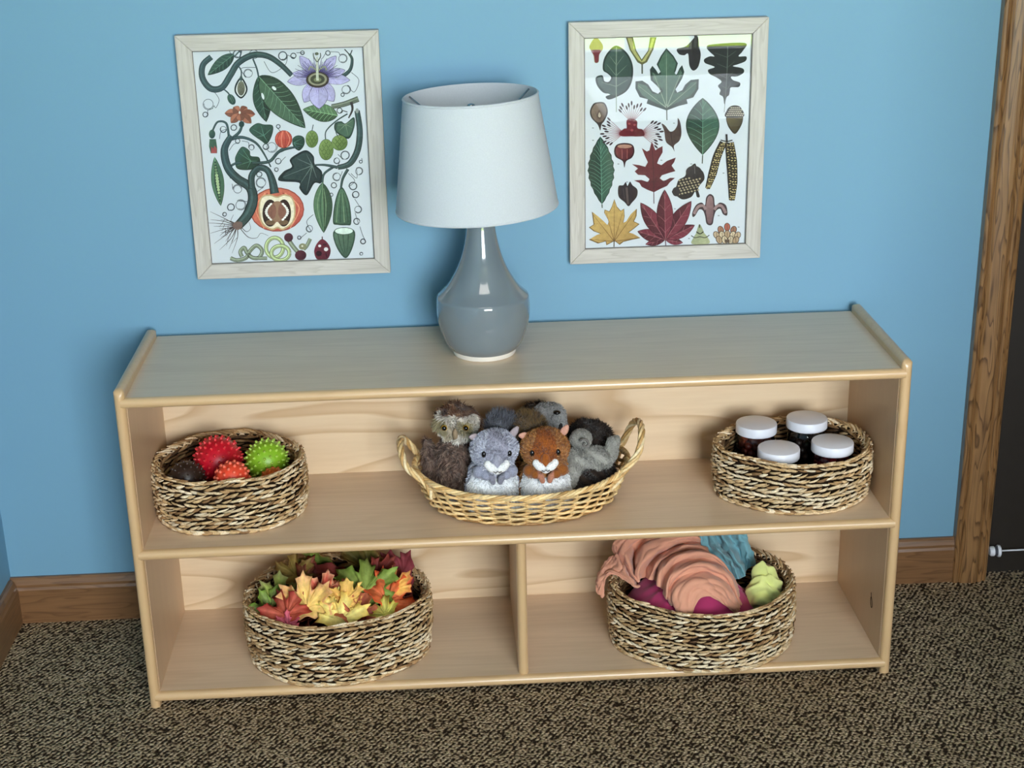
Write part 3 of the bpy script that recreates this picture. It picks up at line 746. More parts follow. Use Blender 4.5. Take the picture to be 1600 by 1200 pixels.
LV = [
 ('tall golden-yellow maple leaf with peach tips, tallest in the basket', at(479, 940, Y=.062), .070, 6, 66, -8, (230, 190, 106), (238, 176, 120), 1, .18, .16),
 ('pale yellow maple leaf front and centre at the basket rim', at(534, 962, Y=.044), .062, -22, 52, 10, (240, 218, 130), (232, 196, 96), 2, .16, .12),
 ('bright red-orange maple leaf behind the pale yellow one', at(507, 925, Y=.085), .052, -20, 62, 18, RED, PCH, 3, .2, .18),
 ('rust-red maple leaf lying at the front left rim', at(446, 956, Y=.054), .062, 36, 48, -18, RST, (150, 48, 40), 4, .14, .14),
 ('small pink maple leaf tip at the front left rim', at(450, 973, Y=.036), .030, 8, 50, -8, PNK, (204, 90, 104), 5, .1, .1),
 ('folded grass-green maple leaf against the left basket wall', at(419, 948, Y=.096), .052, 20, 78, 30, GRN, (120, 150, 52), 6, .3, .3),
 ('narrow olive-green maple leaf beside the left basket wall', at(436, 930, Y=.118), .056, -14, 76, 24, (146, 160, 70), OLV, 7, .3, .3),
 ('broad light green maple leaf right of centre', at(571, 918, Y=.100), .078, -12, 44, 10, (142, 160, 76), (122, 146, 58), 8, .1, .16),
 ('orange maple leaf with crumpled lobes at the right of the basket', at(610, 934, Y=.088), .074, -62, 52, 22, ORG, (226, 92, 48), 9, .24, .24),
 ('yellow-green curled maple leaf below the orange one', at(598, 958, Y=.052), .044, 60, 50, -10, LIM, (182, 160, 60), 10, .5, .3),
 ('plum-brown maple leaf between the pale yellow and orange ones', at(560, 958, Y=.055), .058, -32, 58, 14, (146, 70, 58), (206, 120, 80), 11, .3, .3),
 ('mauve maple leaf at the back right of the basket', at(622, 897, Y=.168), .066, 84, 48, 8, (146, 66, 72), (128, 52, 58), 12, .2, .2),
 ('dark olive maple leaf across the back of the basket', at(566, 891, Y=.190), .082, 96, 62, 4, (98, 92, 40), (120, 92, 48), 13, .16, .14),
 ('green maple leaf high against the back of the basket', at(495, 884, Y=.196), .058, 150, 68, -6, (108, 126, 50), (120, 104, 48), 14, .14, .2),
 ('olive-tan maple leaf at the back left of the basket', at(462, 894, Y=.180), .052, 10, 70, -18, (160, 136, 66), (128, 96, 48), 15, .2, .2),
 ('dusty pink-tan maple leaf at the back of the basket', at(484, 899, Y=.172), .046, -70, 66, 0, (158, 96, 66), (132, 62, 48), 16, .2, .2),
 ('small peach maple leaf behind the pale yellow one', at(530, 925, Y=.082), .038, -44, 60, 24, PCH, (232, 130, 100), 17, .3, .2),
 ('ochre maple leaf curling up beside the pale yellow one', at(541, 933, Y=.066), .046, -6, 72, 30, OCH, (236, 190, 96), 18, .3, .2),
 ('yellow and peach crumpled maple leaf above the orange one', at(617, 914, Y=.108), .044, 12, 74, -16, (244, 190, 96), (240, 150, 84), 19, .4, .35),
 ('dark maroon maple leaf under the right front rim', at(596, 966, Y=.064), .048, 104, 36, 12, MAR, (116, 50, 46), 20, .16, .1),
 ('lime and cream maple leaf tip in front of the red-orange one', at(516, 940, Y=.064), .036, 20, 60, 6, (228, 220, 110), LIM, 21, .3, .2),
 ('deep red maple leaf in the middle shadow of the basket', at(522, 905, Y=.150), .062, 160, 50, 10, (118, 44, 36), (98, 36, 34), 22, .2, .1),
 ('dull maroon maple leaf right of the mauve one', at(596, 900, Y=.150), .054, -100, 54, 14, (126, 54, 50), (150, 66, 52), 23, .25, .2),
]
for q in LV: maple(*q)

# ------------------------------------------------------------------ crumpled cloths
def m_cloth(name, col, spec=.2, sheen=.3):
    m, nt, b, L = newmat(name); v = coords(nt, L)
    n = N(nt, 'ShaderNodeTexNoise'); n.inputs['Scale'].default_value = 900; L(v, n.inputs['Vector'])
    n2 = N(nt, 'ShaderNodeTexNoise'); n2.inputs['Scale'].default_value = 45; n2.inputs['Detail'].default_value = 4; L(v, n2.inputs['Vector'])
    c = lin(col); r = ramp(nt, [(.3, tuple(x * .92 for x in c)), (.7, c)]); L(n2.outputs['Fac'], r.inputs['Fac']); L(r.outputs['Color'], b.inputs['Base Color'])
    b.inputs['Roughness'].default_value = .75; b.inputs['Specular IOR Level'].default_value = spec; b.inputs['Sheen Weight'].default_value = sheen
    tr = N(nt, 'ShaderNodeBsdfTranslucent'); tr.inputs['Color'].default_value = c + (1,)
    mx = N(nt, 'ShaderNodeMixShader'); mx.inputs[0].default_value = .15
    L(b.outputs[0], mx.inputs[1]); L(tr.outputs[0], mx.inputs[2]); L(mx.outputs[0], nt.nodes['Material Output'].inputs['Surface'])
    bump(nt, L, b, n2.outputs['Fac'], .25, .004); return m
def resample(P, n):
    P = catmull(P, 10); d = np.r_[0, np.cumsum(np.linalg.norm(np.diff(P, axis=0), axis=1))]; t = np.linspace(0, d[-1], n)
    return np.stack([np.interp(t, d, P[:, k]) for k in range(3)], 1)
def loft(guides, n=56, sub=6):
    G = np.array([resample([at(x, y, Y=Y) for x, y, Y in g], n) for g in guides])
    return np.stack([catmull(G[:, j], sub) for j in range(n)], 1)
def ripple(P, amp, fu, fv, ph=0):
    du = np.gradient(P, axis=0); dv = np.gradient(P, axis=1); nn = np.cross(du, dv); nn /= np.linalg.norm(nn, axis=2)[..., None] + 1e-9
    m, n = P.shape[:2]; u, v = np.meshgrid(np.linspace(0, 1, m), np.linspace(0, 1, n), indexing='ij')
    w = np.sin(2 * PI * (fu * u + .35 * np.sin(3.1 * v * PI + ph)) + ph) * (.6 + .4 * np.sin(2 * PI * fv * v + 5 * u + ph)) + .5 * np.sin(2 * PI * (fu * 2.3 * u + fv * v) + 2 * ph)
    return P + nn * (amp * w)[..., None]
def crease(P, amp, fu, ph=0, wav=.5):
    """rounded ridges with sharp valleys running along the folds"""
    du = np.gradient(P, axis=0); dv = np.gradient(P, axis=1); nn = np.cross(du, dv); nn /= np.linalg.norm(nn, axis=2)[..., None] + 1e-9
    m, n = P.shape[:2]; u, v = np.meshgrid(np.linspace(0, 1, m), np.linspace(0, 1, n), indexing='ij')
    a = PI * (fu * u + wav * np.sin(2.3 * PI * v + ph) + .3 * np.sin(5.1 * v + 9 * u + ph))
    return P + nn * (amp * (np.abs(np.sin(a)) ** .7 - .6) * (.45 + .55 * np.sin(2.1 * v * PI + 6 * u + ph) ** 2))[..., None]
def cloth(name, label, P, mat, thick=.0011):
    o = MB().grid(P).obj(name, mat); tag(o, label, 'cloth', 'cloths in the seagrass basket')
    md = o.modifiers.new('thickness', 'SOLIDIFY'); md.thickness = thick; md.offset = 0
    sb = o.modifiers.new('smooth', 'SUBSURF'); sb.levels = 1; sb.render_levels = 1
    return o
M['peach'] = m_cloth('peach_cotton', (232, 166, 136)); M['magenta'] = m_cloth('magenta_cotton', (206, 66, 120)); M['teal'] = m_cloth('teal_cotton', (126, 178, 188)); M['lime'] = m_cloth('lime_cotton', (234, 238, 150))
# peach scarf: guide lines run along its folds, ridge and valley by turns, from the front hem over the heap and down outside the rim
pg = [
 [(1154, 962, .040), (1130, 944, .024), (1110, 932, .020), (1094, 934, .020), (1086, 948, .016), (1080, 962, .010), (1066, 966, .012), (1056, 962, .020)],
 [(1153, 956, .040), (1130, 932, .028), (1108, 920, .026), (1090, 919, .024), (1076, 926, .022), (1066, 940, .014), (1060, 954, .014), (1055, 950, .022)],
 [(1156, 950, .046), (1136, 920, .042), (1110, 906, .038), (1086, 905, .036), (1066, 912, .032), (1054, 925, .026), (1050, 940, .026), (1052, 946, .034)],
 [(1157, 948, .060), (1140, 914, .066), (1114, 897, .064), (1088, 894, .062), (1066, 900, .056), (1050, 912, .050), (1042, 926, .046), (1044, 938, .052)],
 [(1158, 944, .062), (1142, 905, .064), (1116, 886, .062), (1090, 882, .060), (1066, 888, .054), (1050, 900, .046), (1042, 918, .036), (1040, 936, .034)],
 [(1158, 938, .084), (1142, 896, .094), (1116, 878, .094), (1092, 873, .092), (1068, 876, .088), (1050, 886, .080), (1040, 902, .070), (1036, 922, .066)],
 [(1152, 918, .094), (1134, 884, .096), (1112, 868, .094), (1090, 862, .090), (1066, 866, .086), (1046, 876, .078), (1032, 892, .066), (1028, 916, .058)],
 [(1130, 884, .130), (1112, 868, .132), (1092, 860, .130), (1072, 860, .126), (1052, 866, .120), (1036, 876, .112), (1026, 890, .100), (1022, 906, .092)],
 [(1108, 862, .140), (1094, 854, .134), (1076, 852, .126), (1058, 858, .116), (1042, 868, .104), (1028, 880, .090), (1018, 894, .078), (1014, 906, .074)],
 [(1100, 850, .165), (1084, 848, .158), (1064, 850, .150), (1046, 858, .140), (1030, 868, .130), (1018, 878, .120), (1010, 890, .108), (1008, 902, .100)],
 [(1090, 838, .150), (1070, 840, .142), (1050, 846, .130), (1032, 856, .116), (1016, 868, .102), (1004, 880, .090), (998, 894, .080), (998, 906, .078)],
 [(1056, 832, .160), (1036, 836, .150), (1018, 844, .136), (1006, 856, .120), (998, 870, .106), (994, 884, .096), (994, 896, .090), (996, 904, .090)],
 [(1020, 832, .170), (1006, 838, .160), (997, 848, .152), (992, 860, .144), (990, 872, .136), (990, 884, .128), (992, 894, .120), (994, 900, .116)],
 [(990, 832, .150), (982, 838, .140), (976, 848, .128), (975, 860, .116), (979, 872, .104), (985, 886, .092), (992, 900, .082), (998, 910, .078)],
 [(966, 842, .150), (958, 850, .142), (958, 860, .134), (964, 870, .126), (972, 882, .114), (980, 894, .104), (986, 904, .096), (992, 910, .092)],
 [(962, 868, .112), (966, 872, .102), (970, 880, .092), (976, 890, .080), (982, 899, .070), (988, 907, .062), (994, 914, .060), (999, 916, .064)],
 [(958, 868, .120), (956, 876, .110), (958, 886, .098), (964, 893, .088), (972, 900, .078), (980, 908, .068), (988, 914, .062), (995, 918, .062)],
 [(950, 874, .120), (946, 880, .110), (944, 888, .100), (946, 894, .092), (950, 892, .088), (956, 893, .084), (966, 898, .078), (974, 906, .072)],
 [(946, 884, .118), (940, 890, .108), (936, 898, .098), (936, 906, .090), (938, 912, .086), (942, 908, .084), (946, 900, .082), (950, 894, .082)],
 [(938, 900, .116), (934, 904, .106), (931, 912, .096), (931, 920, .090), (934, 926, .086), (938, 932, .084), (942, 934, .082), (944, 928, .082)],
]
cloth('peach_scarf', 'crumpled peach cotton scarf spilling over the left of the basket rim', crease(crease(ripple(loft(pg, 80, 9), .0012, 11, 3, .6), .0042, 15, .4, .6), .0020, 34, 2.0, .9), M['peach'])
def mound(cx, cy, z, a, b, h, seed, n=44, m=16, lump=.25, wr=.004):
    rnd = np.random.RandomState(seed); k = rnd.uniform(0, 6, 12); P = []
    for i in range(m + 1):
        s = i / m; row = []
        for j in range(n):
            t = 2 * PI * j / n; x, y = s * math.cos(t), s * math.sin(t)
            hh = h * (1 - s ** 2.6) * (1 + lump * math.sin(2.2 * x + k[0]) * math.cos(2.7 * y + k[1]))
            ph = 7 * x * math.cos(k[2]) + 7 * y * math.sin(k[2]) + 1.6 * math.sin(3 * x + k[3]) + 1.4 * math.cos(4 * y + k[4])
            q2 = 6 * x * math.cos(k[5]) + 6 * y * math.sin(k[5]) + 1.5 * math.sin(3 * y + k[6])
            w = (1 - abs(math.sin(ph))) * wr + (1 - abs(math.sin(q2))) * wr * .7
            row.append((cx + a * x * (1 + .05 * math.sin(5 * t + k[7])), cy + b * y, z + hh + w * (1 - .6 * s)))
        P.append(row)
    P = np.array(P); return np.concatenate([P, P[:, :1]], 1)
cloth('magenta_cloth', 'magenta cotton cloth lying underneath the peach scarf', mound(.288, .098, ZB + .062, .108, .094, .052, 3, lump=.14, wr=.011), M['magenta'])
tg = [
 [(1092, 838, .160), (1100, 858, .150), (1112, 874, .135), (1130, 890, .118), (1150, 905, .100)],
 [(1100, 836, .168), (1108, 852, .160), (1118, 866, .146), (1134, 880, .130), (1153, 903, .108)],
 [(1112, 836, .160), (1116, 848, .146), (1126, 860, .130), (1142, 878, .114), (1156, 904, .100)],
 [(1118, 834, .180), (1124, 848, .172), (1132, 862, .158), (1146, 876, .142), (1160, 902, .118)],
 [(1128, 834, .160), (1134, 848, .148), (1142, 862, .134), (1153, 878, .118), (1164, 900, .106)],
 [(1140, 832, .172), (1147, 850, .166), (1156, 864, .158), (1162, 876, .148), (1166, 892, .132)],
 [(1152, 832, .150), (1158, 846, .146), (1166, 862, .140), (1172, 874, .134), (1172, 886, .126)],
 [(1166, 832, .154), (1170, 846, .150), (1176, 862, .145), (1181, 874, .140), (1180, 884, .134)],
]
cloth('teal_cloth', 'folded teal cotton cloth at the back right of the basket', crease(ripple(loft(tg, 60, 10), .0018, 4, 2, 1.7), .0050, 6, 1.4, .5), M['teal'])
def bundle(c, rx, ry, rz, seed, n=60, m=34, wr=.1):
    rnd = np.random.RandomState(seed); k = rnd.uniform(0, 6, 12); P = []
    for i in range(m + 1):
        p = PI * (i + .02) / (m + .04); row = []
        for j in range(n + 1):
            t = 2 * PI * j / n; d = np.array((math.sin(p) * math.cos(t), math.sin(p) * math.sin(t), math.cos(p)))
            w = (1 - abs(math.sin(4.5 * (d @ np.array((math.cos(k[0]), math.sin(k[0]), .5))) + 1.4 * math.sin(3 * d[2] + k[1])))) + .8 * (1 - abs(math.sin(5 * (d @ np.array((.3, math.cos(k[2]), math.sin(k[2])))) + 1.2 * math.sin(4 * d[0] + k[3]))))
            s = 1 - wr + wr * w + .05 * math.sin(3 * t + k[4]) * math.sin(p)
            tp = 1 - .25 * max(0, d[2])
            row.append(np.array(c) + d * np.array((rx * tp, ry * tp, rz)) * s)
        P.append(row)
    return np.array(P)
cloth('lime_cloth', 'balled lime-yellow cotton cloth at the right of the basket', bundle(at(1194, 922, Y=.088), .0320, .0270, .0480, 5, wr=.30), M['lime'])

# ------------------------------------------------------------------ plush animals
M['fur'] = m_attr('plush_fur', .9, .15, .10, 400, 0, Sheen_Weight=.25)
M['pile'] = m_attr('plush_pile', .95, .1, .22, 500, .4, Sheen_Weight=.3)
M['eye'] = m_plain('black_plastic_eye', (12, 10, 10), .12, .6, .02)
M['amber'] = m_plain('amber_eye_ring', (198, 152, 40), .25, .5, .05)
M['felt'] = m_attr('plush_felt', .9, .1, .12, 500, .2)
def blob(name, parts, voxel=.0028, smooth=6):
    """one continuous skin grown over overlapping ellipsoids"""
    mb = MB()
    for c, r, *rot in parts:
        mb.ball(c, r, 20, 14, rot=(Matrix.Rotation(math.radians(rot[0][0]), 3, 'X') @ Matrix.Rotation(math.radians(rot[0][1]), 3, 'Y') @ Matrix.Rotation(math.radians(rot[0][2]), 3, 'Z')) if rot else None)
    t = bpy.data.objects.new('tmp', mb.mesh('tmp')); C.objects.link(t)
    rm = t.modifiers.new('r', 'REMESH'); rm.mode = 'VOXEL'; rm.voxel_size = voxel
    sm = t.modifiers.new('s', 'SMOOTH'); sm.iterations = smooth; sm.factor = .6
    dg = bpy.context.evaluated_depsgraph_get(); me = bpy.data.meshes.new_from_object(t.evaluated_get(dg)); old = t.data
    bpy.data.objects.remove(t); bpy.data.meshes.remove(old); me.name = name; me.materials.clear()
    return me
def paint(me, fn):
    co = np.empty(len(me.vertices) * 3, np.float32); me.vertices.foreach_get('co', co); co = co.reshape(-1, 3)
    ca = me.color_attributes.get('Col')
    if ca is None: ca = me.color_attributes.new('Col', 'FLOAT_COLOR', 'POINT')
    cc = np.ones((len(co), 4), np.float32); cc[:, :3] = fn(co); ca.data.foreach_set('color', cc.ravel())
    me.polygons.foreach_set('use_smooth', np.ones(len(me.polygons), bool))
def fur(me, fn, n, length, width, comb=(0, 0, -1), lift=.6, seed=0, jit=.35, tipc=1.15, lenfn=None, clump=.25, spk=(.75, 1.2)):
    rs = np.random.RandomState(seed); me.calc_loop_triangles()
    nt = len(me.loop_triangles); tri = np.empty(nt * 3, np.int32); me.loop_triangles.foreach_get('vertices', tri); tri = tri.reshape(-1, 3)
    co = np.empty(len(me.vertices) * 3, np.float32); me.vertices.foreach_get('co', co); co = co.reshape(-1, 3).astype(float)
    a, b, c = co[tri[:, 0]], co[tri[:, 1]], co[tri[:, 2]]; cr = np.cross(b - a, c - a); ar = np.linalg.norm(cr, axis=1); nn = cr / (ar[:, None] + 1e-12)
    k = rs.choice(nt, n, p=ar / ar.sum()); u, v = rs.rand(n), rs.rand(n); fl = u + v > 1; u[fl], v[fl] = 1 - u[fl], 1 - v[fl]
    P = a[k] + (b - a)[k] * u[:, None] + (c - a)[k] * v[:, None]; Nn = nn[k]
    cb = np.array(comb, float); cb = cb[None] - Nn * (Nn @ cb)[:, None]
    fq = np.stack([np.sin(P[:, 1] * 190 + P[:, 2] * 150), np.sin(P[:, 0] * 170 + P[:, 2] * 210), np.sin(P[:, 0] * 160 + P[:, 1] * 180)], 1)
    d = Nn * lift + cb * (1 - lift) + rs.randn(n, 3) * jit * .5 + fq * clump; d /= np.linalg.norm(d, axis=1)[:, None]
    L = length * rs.uniform(.6, 1.25, n)
    if lenfn is not None: L = L * lenfn(P)
    sd = np.cross(d, rs.randn(n, 3)); sd /= np.linalg.norm(sd, axis=1)[:, None]; sd *= width / 2
    mid = P + d * (L * .55)[:, None]; tip = P + d * L[:, None] * .95 + (cb * .35 + rs.randn(n, 3) * .15) * (L * .5)[:, None]
    base = P - Nn * .0006
    V = np.stack([base - sd, base + sd, mid + sd * .8, mid - sd * .8, tip], 1).reshape(-1, 3)
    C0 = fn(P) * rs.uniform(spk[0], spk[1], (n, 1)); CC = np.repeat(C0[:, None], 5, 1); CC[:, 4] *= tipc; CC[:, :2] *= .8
    o = np.arange(n) * 5; quads = np.stack([o, o + 1, o + 2, o + 3], 1); tris = np.stack([o + 3, o + 2, o + 4], 1)
    m2 = bpy.data.meshes.new('fur'); nv = len(V); m2.vertices.add(nv); m2.vertices.foreach_set('co', V.astype(np.float32).ravel())
    idx = np.concatenate([quads.ravel(), tris.ravel()]); m2.loops.add(len(idx)); m2.loops.foreach_set('vertex_index', idx.astype(np.int32))
    st = np.concatenate([np.arange(n) * 4, 4 * n + np.arange(n) * 3]); m2.polygons.add(2 * n); m2.polygons.foreach_set('loop_start', st.astype(np.int32))
    m2.update(calc_edges=True); m2.validate()
    ca = m2.color_attributes.new('Col', 'FLOAT_COLOR', 'POINT'); q = np.ones((nv, 4), np.float32); q[:, :3] = np.clip(CC.reshape(-1, 3), 0, 1); ca.data.foreach_set('color', q.ravel())
    return m2
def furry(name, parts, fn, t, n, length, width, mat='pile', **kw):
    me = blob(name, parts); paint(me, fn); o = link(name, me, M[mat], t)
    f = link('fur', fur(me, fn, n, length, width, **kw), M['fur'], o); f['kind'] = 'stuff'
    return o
def const(c, var=.15):
    c = np.array(lin(c))
    def fn(P): return np.clip(c[None] * (1 + var * np.sin(P[:, :1] * 310 + P[:, 2:3] * 270 + np.sin(P[:, 1:2] * 240) * 2)), 0, 1)
    return fn
def eyeball(t, c, r, ring=None):
    o = MB().ball(c, r, 14, 10).obj('eye', M['eye'], t)
    return o
def squirrel(label, loc, rz, coat, coat2, face, belly, earc, pawc, tailc, tailpos, seed, tilt=0):
    t = thing('plush_squirrel', label, 'plush toy', loc, (0, math.radians(tilt), math.radians(rz)), 'plush animals in the wicker basket')
    c1, c2, cf, cb = (np.array(lin(x)) for x in (coat, coat2, face, belly))
    def body_col(P):
        w = .5 + .5 * np.sin(P[:, 0] * 420 + np.sin(P[:, 2] * 380) * 2) * np.sin(P[:, 2] * 350 + P[:, 1] * 300)
        c = c1[None] * w[:, None] + c2[None] * (1 - w[:, None])
        m = ((P[:, 2] < .0625 + .001 * np.sin(P[:, 0] * 300)) & (P[:, 1] < -.004) & (np.abs(P[:, 0]) < .0405))
        c[m] = cb; return c
    def head_col(P):
        w = .5 + .5 * np.sin(P[:, 0] * 520 + np.sin(P[:, 2] * 480) * 2) * np.sin(P[:, 2] * 450 + P[:, 1] * 300)
        c = c1[None] * w[:, None] + c2[None] * (1 - w[:, None])
        d = np.hypot(P[:, 0] / .019, (P[:, 2] - .112) / .030); m = (d < 1) & (P[:, 1] < -.01); c[m] = cf; return c
    furry('body', [((0, 0, .036), (.0425, .036, .042)), ((0, .002, .062), (.037, .030, .034)), ((-.026, -.018, .014), (.017, .022, .013)), ((.026, -.018, .014), (.017, .022, .013))], body_col, t, 11000, .0050, .0012, comb=(0, -.2, -1), lift=.55, seed=seed, spk=(.6, 1.4), clump=.45)
    h = furry('head', [((0, -.008, .106), (.0385, .031, .033)), ((0, -.020, .092), (.027, .024, .020)), ((0, -.014, .118), (.028, .024, .020))], head_col, t, 9000, .0042, .0012, comb=(0, .3, .8), lift=.5, seed=seed + 1, spk=(.55, 1.5), clump=.4)
    for sx in (-1, 1):    # white muzzle pads
        me = blob('muzzle_pad', [((sx * .0085, -.0415, .0885), (.0105, .0075, .0075), (0, -sx * 28, 0)), ((sx * .0150, -.0390, .0935), (.0060, .0060, .0070), (0, -sx * 20, 0))], .0016, 3)
        paint(me, const((238, 238, 236), .03)); link('muzzle_pad', me, M['pile'], h)
    me = blob('nose_bridge', [((0, -.040, .099), (.0075, .0065, .012)), ((0, -.0425, .0935), (.0045, .004, .006))], .0016, 3); paint(me, const(face, .1)); link('nose_bridge', me, M['pile'], h)
    MB().tube([(-.0065, -.0478, .0845), (-.003, -.0490, .0825), (0, -.0493, .0850), (.003, -.0490, .0825), (.0065, -.0478, .0845)], .0007, 5, lin((80, 70, 70))).obj('mouth', M['felt'], h)
    me = blob('chin', [((0, -.040, .0805), (.0075, .006, .0045))], .0016, 2); paint(me, const((226, 226, 224), .03)); link('chin', me, M['pile'], h)
    for sx in (-1, 1):
        MB().ball((sx * .0205, -.0335, .1085), (.0040, .0036, .0055), 14, 10).obj('eye', M['eye'], h)
        b = np.array((sx * .028, -.002, .126)); e = b + (np.array((-.013, -.006, .004)) if sx < 0 else np.array((.010, -.002, .017)))
        side = np.cross(e - b, (0, 1.0, 0)); side = side / np.linalg.norm(side); P = []
        for s in np.linspace(0, 1, 7):
            wd = .0058 * math.sin(PI * (.22 + .74 * s)) ; P.append([b + (e - b) * s + side * wd * k + np.array((0, -.0022 * (1 - k * k), 0)) for k in np.linspace(-1, 1, 7)])
        eo = MB().grid(P, lin(earc)).obj('ear', M['felt'], h); md = eo.modifiers.new('t', 'SOLIDIFY'); md.thickness = .0026; md.offset = 0
        # arms folded on the chest
        me = blob('arm', [((sx * .025, -.024, .0745), (.012, .011, .011)), ((sx * .016, -.034, .0720), (.009, .008, .008)), ((sx * .0075, -.0405, .0695), (.0056, .0050, .0075), (0, sx * 22, 0)), ((sx * .0060, -.0420, .0640), (.0048, .0042, .0055), (0, sx * 14, 0))], .0018, 4)
        pc = np.array(lin(pawc))
        def armc(P, sx=sx):
            c = np.tile(c1 * .95, (len(P), 1)); c[np.abs(P[:, 0]) < .0135] = pc; return c
        paint(me, armc); link('arm', me, M['pile'], t)
    tx, ty, tz = tailpos
    furry('tail', [((tx * .3, .034, .030), (.016, .012, .026)), ((tx * .7, .046, .070), (.019, .014, .030)), ((tx, .046, .108), (.023, .014, .026)), ((tx * 1.15, ty, tz), (.024, .015, .020))], const(tailc, .2), t, 6000, .0125, .0010, comb=(.2 if tx > 0 else -.2, -.3, .9), lift=.55, seed=seed + 2, tipc=1.3)
    return t
squirrel('grey plush squirrel with white belly and muzzle, front of the wicker basket', (-.0420, .0900, ZM + .010), 6, (152, 155, 172), (214, 216, 226), (158, 158, 172), (240, 243, 245), (172, 158, 160), (128, 128, 140), (98, 100, 108), (.016, .036, .132), 10, 3)
squirrel('chestnut plush chipmunk with white belly and muzzle, front of the wicker basket', (.0480, .0900, ZM + .009), -3, (146, 86, 38), (190, 138, 82), (152, 84, 34), (240, 240, 240), (214, 160, 138), (176, 118, 94), (112, 88, 54), (-.022, .034, .130), 20, -1)

# owl
ow = thing('plush_owl', 'shaggy brown plush owl with cream face, left in the wicker basket', 'plush toy', (-.0990, .1500, ZM + .008), (0, 0, math.radians(-6)), 'plush animals in the wicker basket')
B1, B2, CR = (np.array(lin(c)) for c in ((74, 54, 46), (150, 126, 110), (226, 218, 204)))
def owl_body(P):
    w = np.clip(.32 + .6 * np.sin(P[:, 0] * 500 + np.sin(P[:, 2] * 330) * 3) * np.sin(P[:, 2] * 420 + P[:, 1] * 300), 0, 1)[:, None]
    return B1[None] * (1 - w) + B2[None] * w
def owl_head(P):
    c = np.tile(np.array(lin((112, 76, 54))), (len(P), 1)); w = np.clip(np.sin(P[:, 0] * 460) * np.sin(P[:, 2] * 400), 0, 1)[:, None]; c = c * (1 - w) + np.array(lin((176, 140, 108))) * w
    fr = P[:, 1] < -.008
    m = fr & (P[:, 2] < .150); c[m] = CR * .96
    m = fr & (P[:, 2] < .144) & (P[:, 2] > .124) & (np.abs(np.abs(P[:, 0]) - .019) < .011); c[m] = np.array(lin((168, 156, 120)))
    m = fr & (np.abs(P[:, 0]) < .009) & (P[:, 2] < .138); c[m] = np.array(lin((186, 172, 148)))
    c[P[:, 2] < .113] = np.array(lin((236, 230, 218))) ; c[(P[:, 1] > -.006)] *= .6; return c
furry('body', [((0, 0, .045), (.036, .034, .048)), ((.004, 0, .080), (.031, .029, .032))], owl_body, ow, 9000, .0090, .0011, comb=(0, -.1, -1), lift=.45, seed=31, tipc=1.6, clump=.6, spk=(.5, 1.6))
oh = furry('head', [((.006, -.004, .132), (.036, .030, .029)), ((.006, -.016, .126), (.029, .020, .019))], owl_head, ow, 9000, .0100, .0012, comb=(0, -.3, -.7), lift=.5, seed=32, tipc=1.15, clump=.6)
for sx in (-1, 1):
    c = (.006 + sx * .0175, -.0375, .136)
    e = MB().lathe([(.0001, 0), (.0046, .0004), (.0049, .0016), (.0001, .0020)], 18).obj('eye_ring', M['amber'], oh); e.rotation_euler = (math.radians(90), 0, 0); e.location = c
    MB().ball((c[0], c[1] - .0022, c[2]), (.0041, .0034, .0041), 14, 10).obj('eye', M['eye'], oh)
me = blob('beak', [((.006, -.0400, .126), (.0045, .0045, .0095), (-12, 0, 0))], .0014, 2); paint(me, const((150, 130, 104), .1)); link('beak', me, M['felt'], oh)
for sx in (-1, 1): furry('wing', [((sx * .040, .004, .066), (.009, .022, .034), (0, sx * 16, 0)), ((sx * .046, .002, .044), (.007, .016, .024), (0, sx * 10, 0))], owl_body, ow, 2600, .0090, .0011, comb=(0, -.1, -1), lift=.4, seed=35 + sx, tipc=1.5, clump=.5)
for sx in (-1, 1):
    me = blob('foot', [((sx * .016 + .012, -.036, .010), (.011, .014, .008)), ((sx * .016 + .006, -.048, .008), (.005, .006, .005)), ((sx * .016 + .016, -.048, .008), (.005, .006, .005))], .002, 3); paint(me, const((142, 138, 134), .05)); link('foot', me, M['felt'], ow)

# dark curly plush lying on its back, grey belly up
dk = thing('plush_hedgehog', 'dark brown shaggy plush animal with grey belly, right in the wicker basket', 'plush toy', (.1200, .1450, ZM + .008), (0, 0, 0), 'plush animals in the wicker basket')
DKC = const((44, 34, 28), .45)
furry('back', [((-.006, .018, .050), (.050, .046, .048)), ((.006, .034, .080), (.038, .034, .030)), ((-.002, -.026, .038), (.046, .036, .033))], DKC, dk, 15000, .0090, .0013, comb=(.1, -.3, -.5), lift=.6, seed=41, clump=.8, tipc=1.6)
GY = const((158, 156, 148), .10)
furry('belly', [((-.010, -.034, .072), (.030, .022, .021), (-30, 0, 0)), ((-.022, -.046, .062), (.014, .014, .018)), ((.016, -.038, .074), (.022, .018, .019), (-30, 0, 0))], GY, dk, 9000, .0050, .0010, comb=(0, -.5, -.6), lift=.4, seed=42, clump=.6, tipc=1.3, spk=(.55, 1.4))
hh = furry('head', [((-.012, -.020, .102), (.0185, .018, .0165)), ((-.008, -.034, .100), (.010, .010, .009))], GY, dk, 3500, .0022, .0008, comb=(0, .2, .5), lift=.4, seed=43, spk=(.6, 1.35))
MB().tube(catmull([(-.016, -.0405, .108), (-.012, -.0450, .112), (-.005, -.0450, .110), (-.002, -.0440, .103), (-.006, -.0455, .099), (-.010, -.0460, .102), (-.008, -.0462, .106)], 6), .0020, 7, lin((116, 112, 106))).obj('snout_fold', M['felt'], hh)
furry('arm', [((.034, -.030, .078), (.014, .013, .020), (0, 22, 0)), ((.040, -.026, .094), (.011, .010, .013), (0, 26, 0)), ((.047, -.024, .101), (.006, .006, .007))], GY, dk, 2500, .0026, .0009, comb=(.3, 0, .8), lift=.4, seed=44, spk=(.6, 1.35))
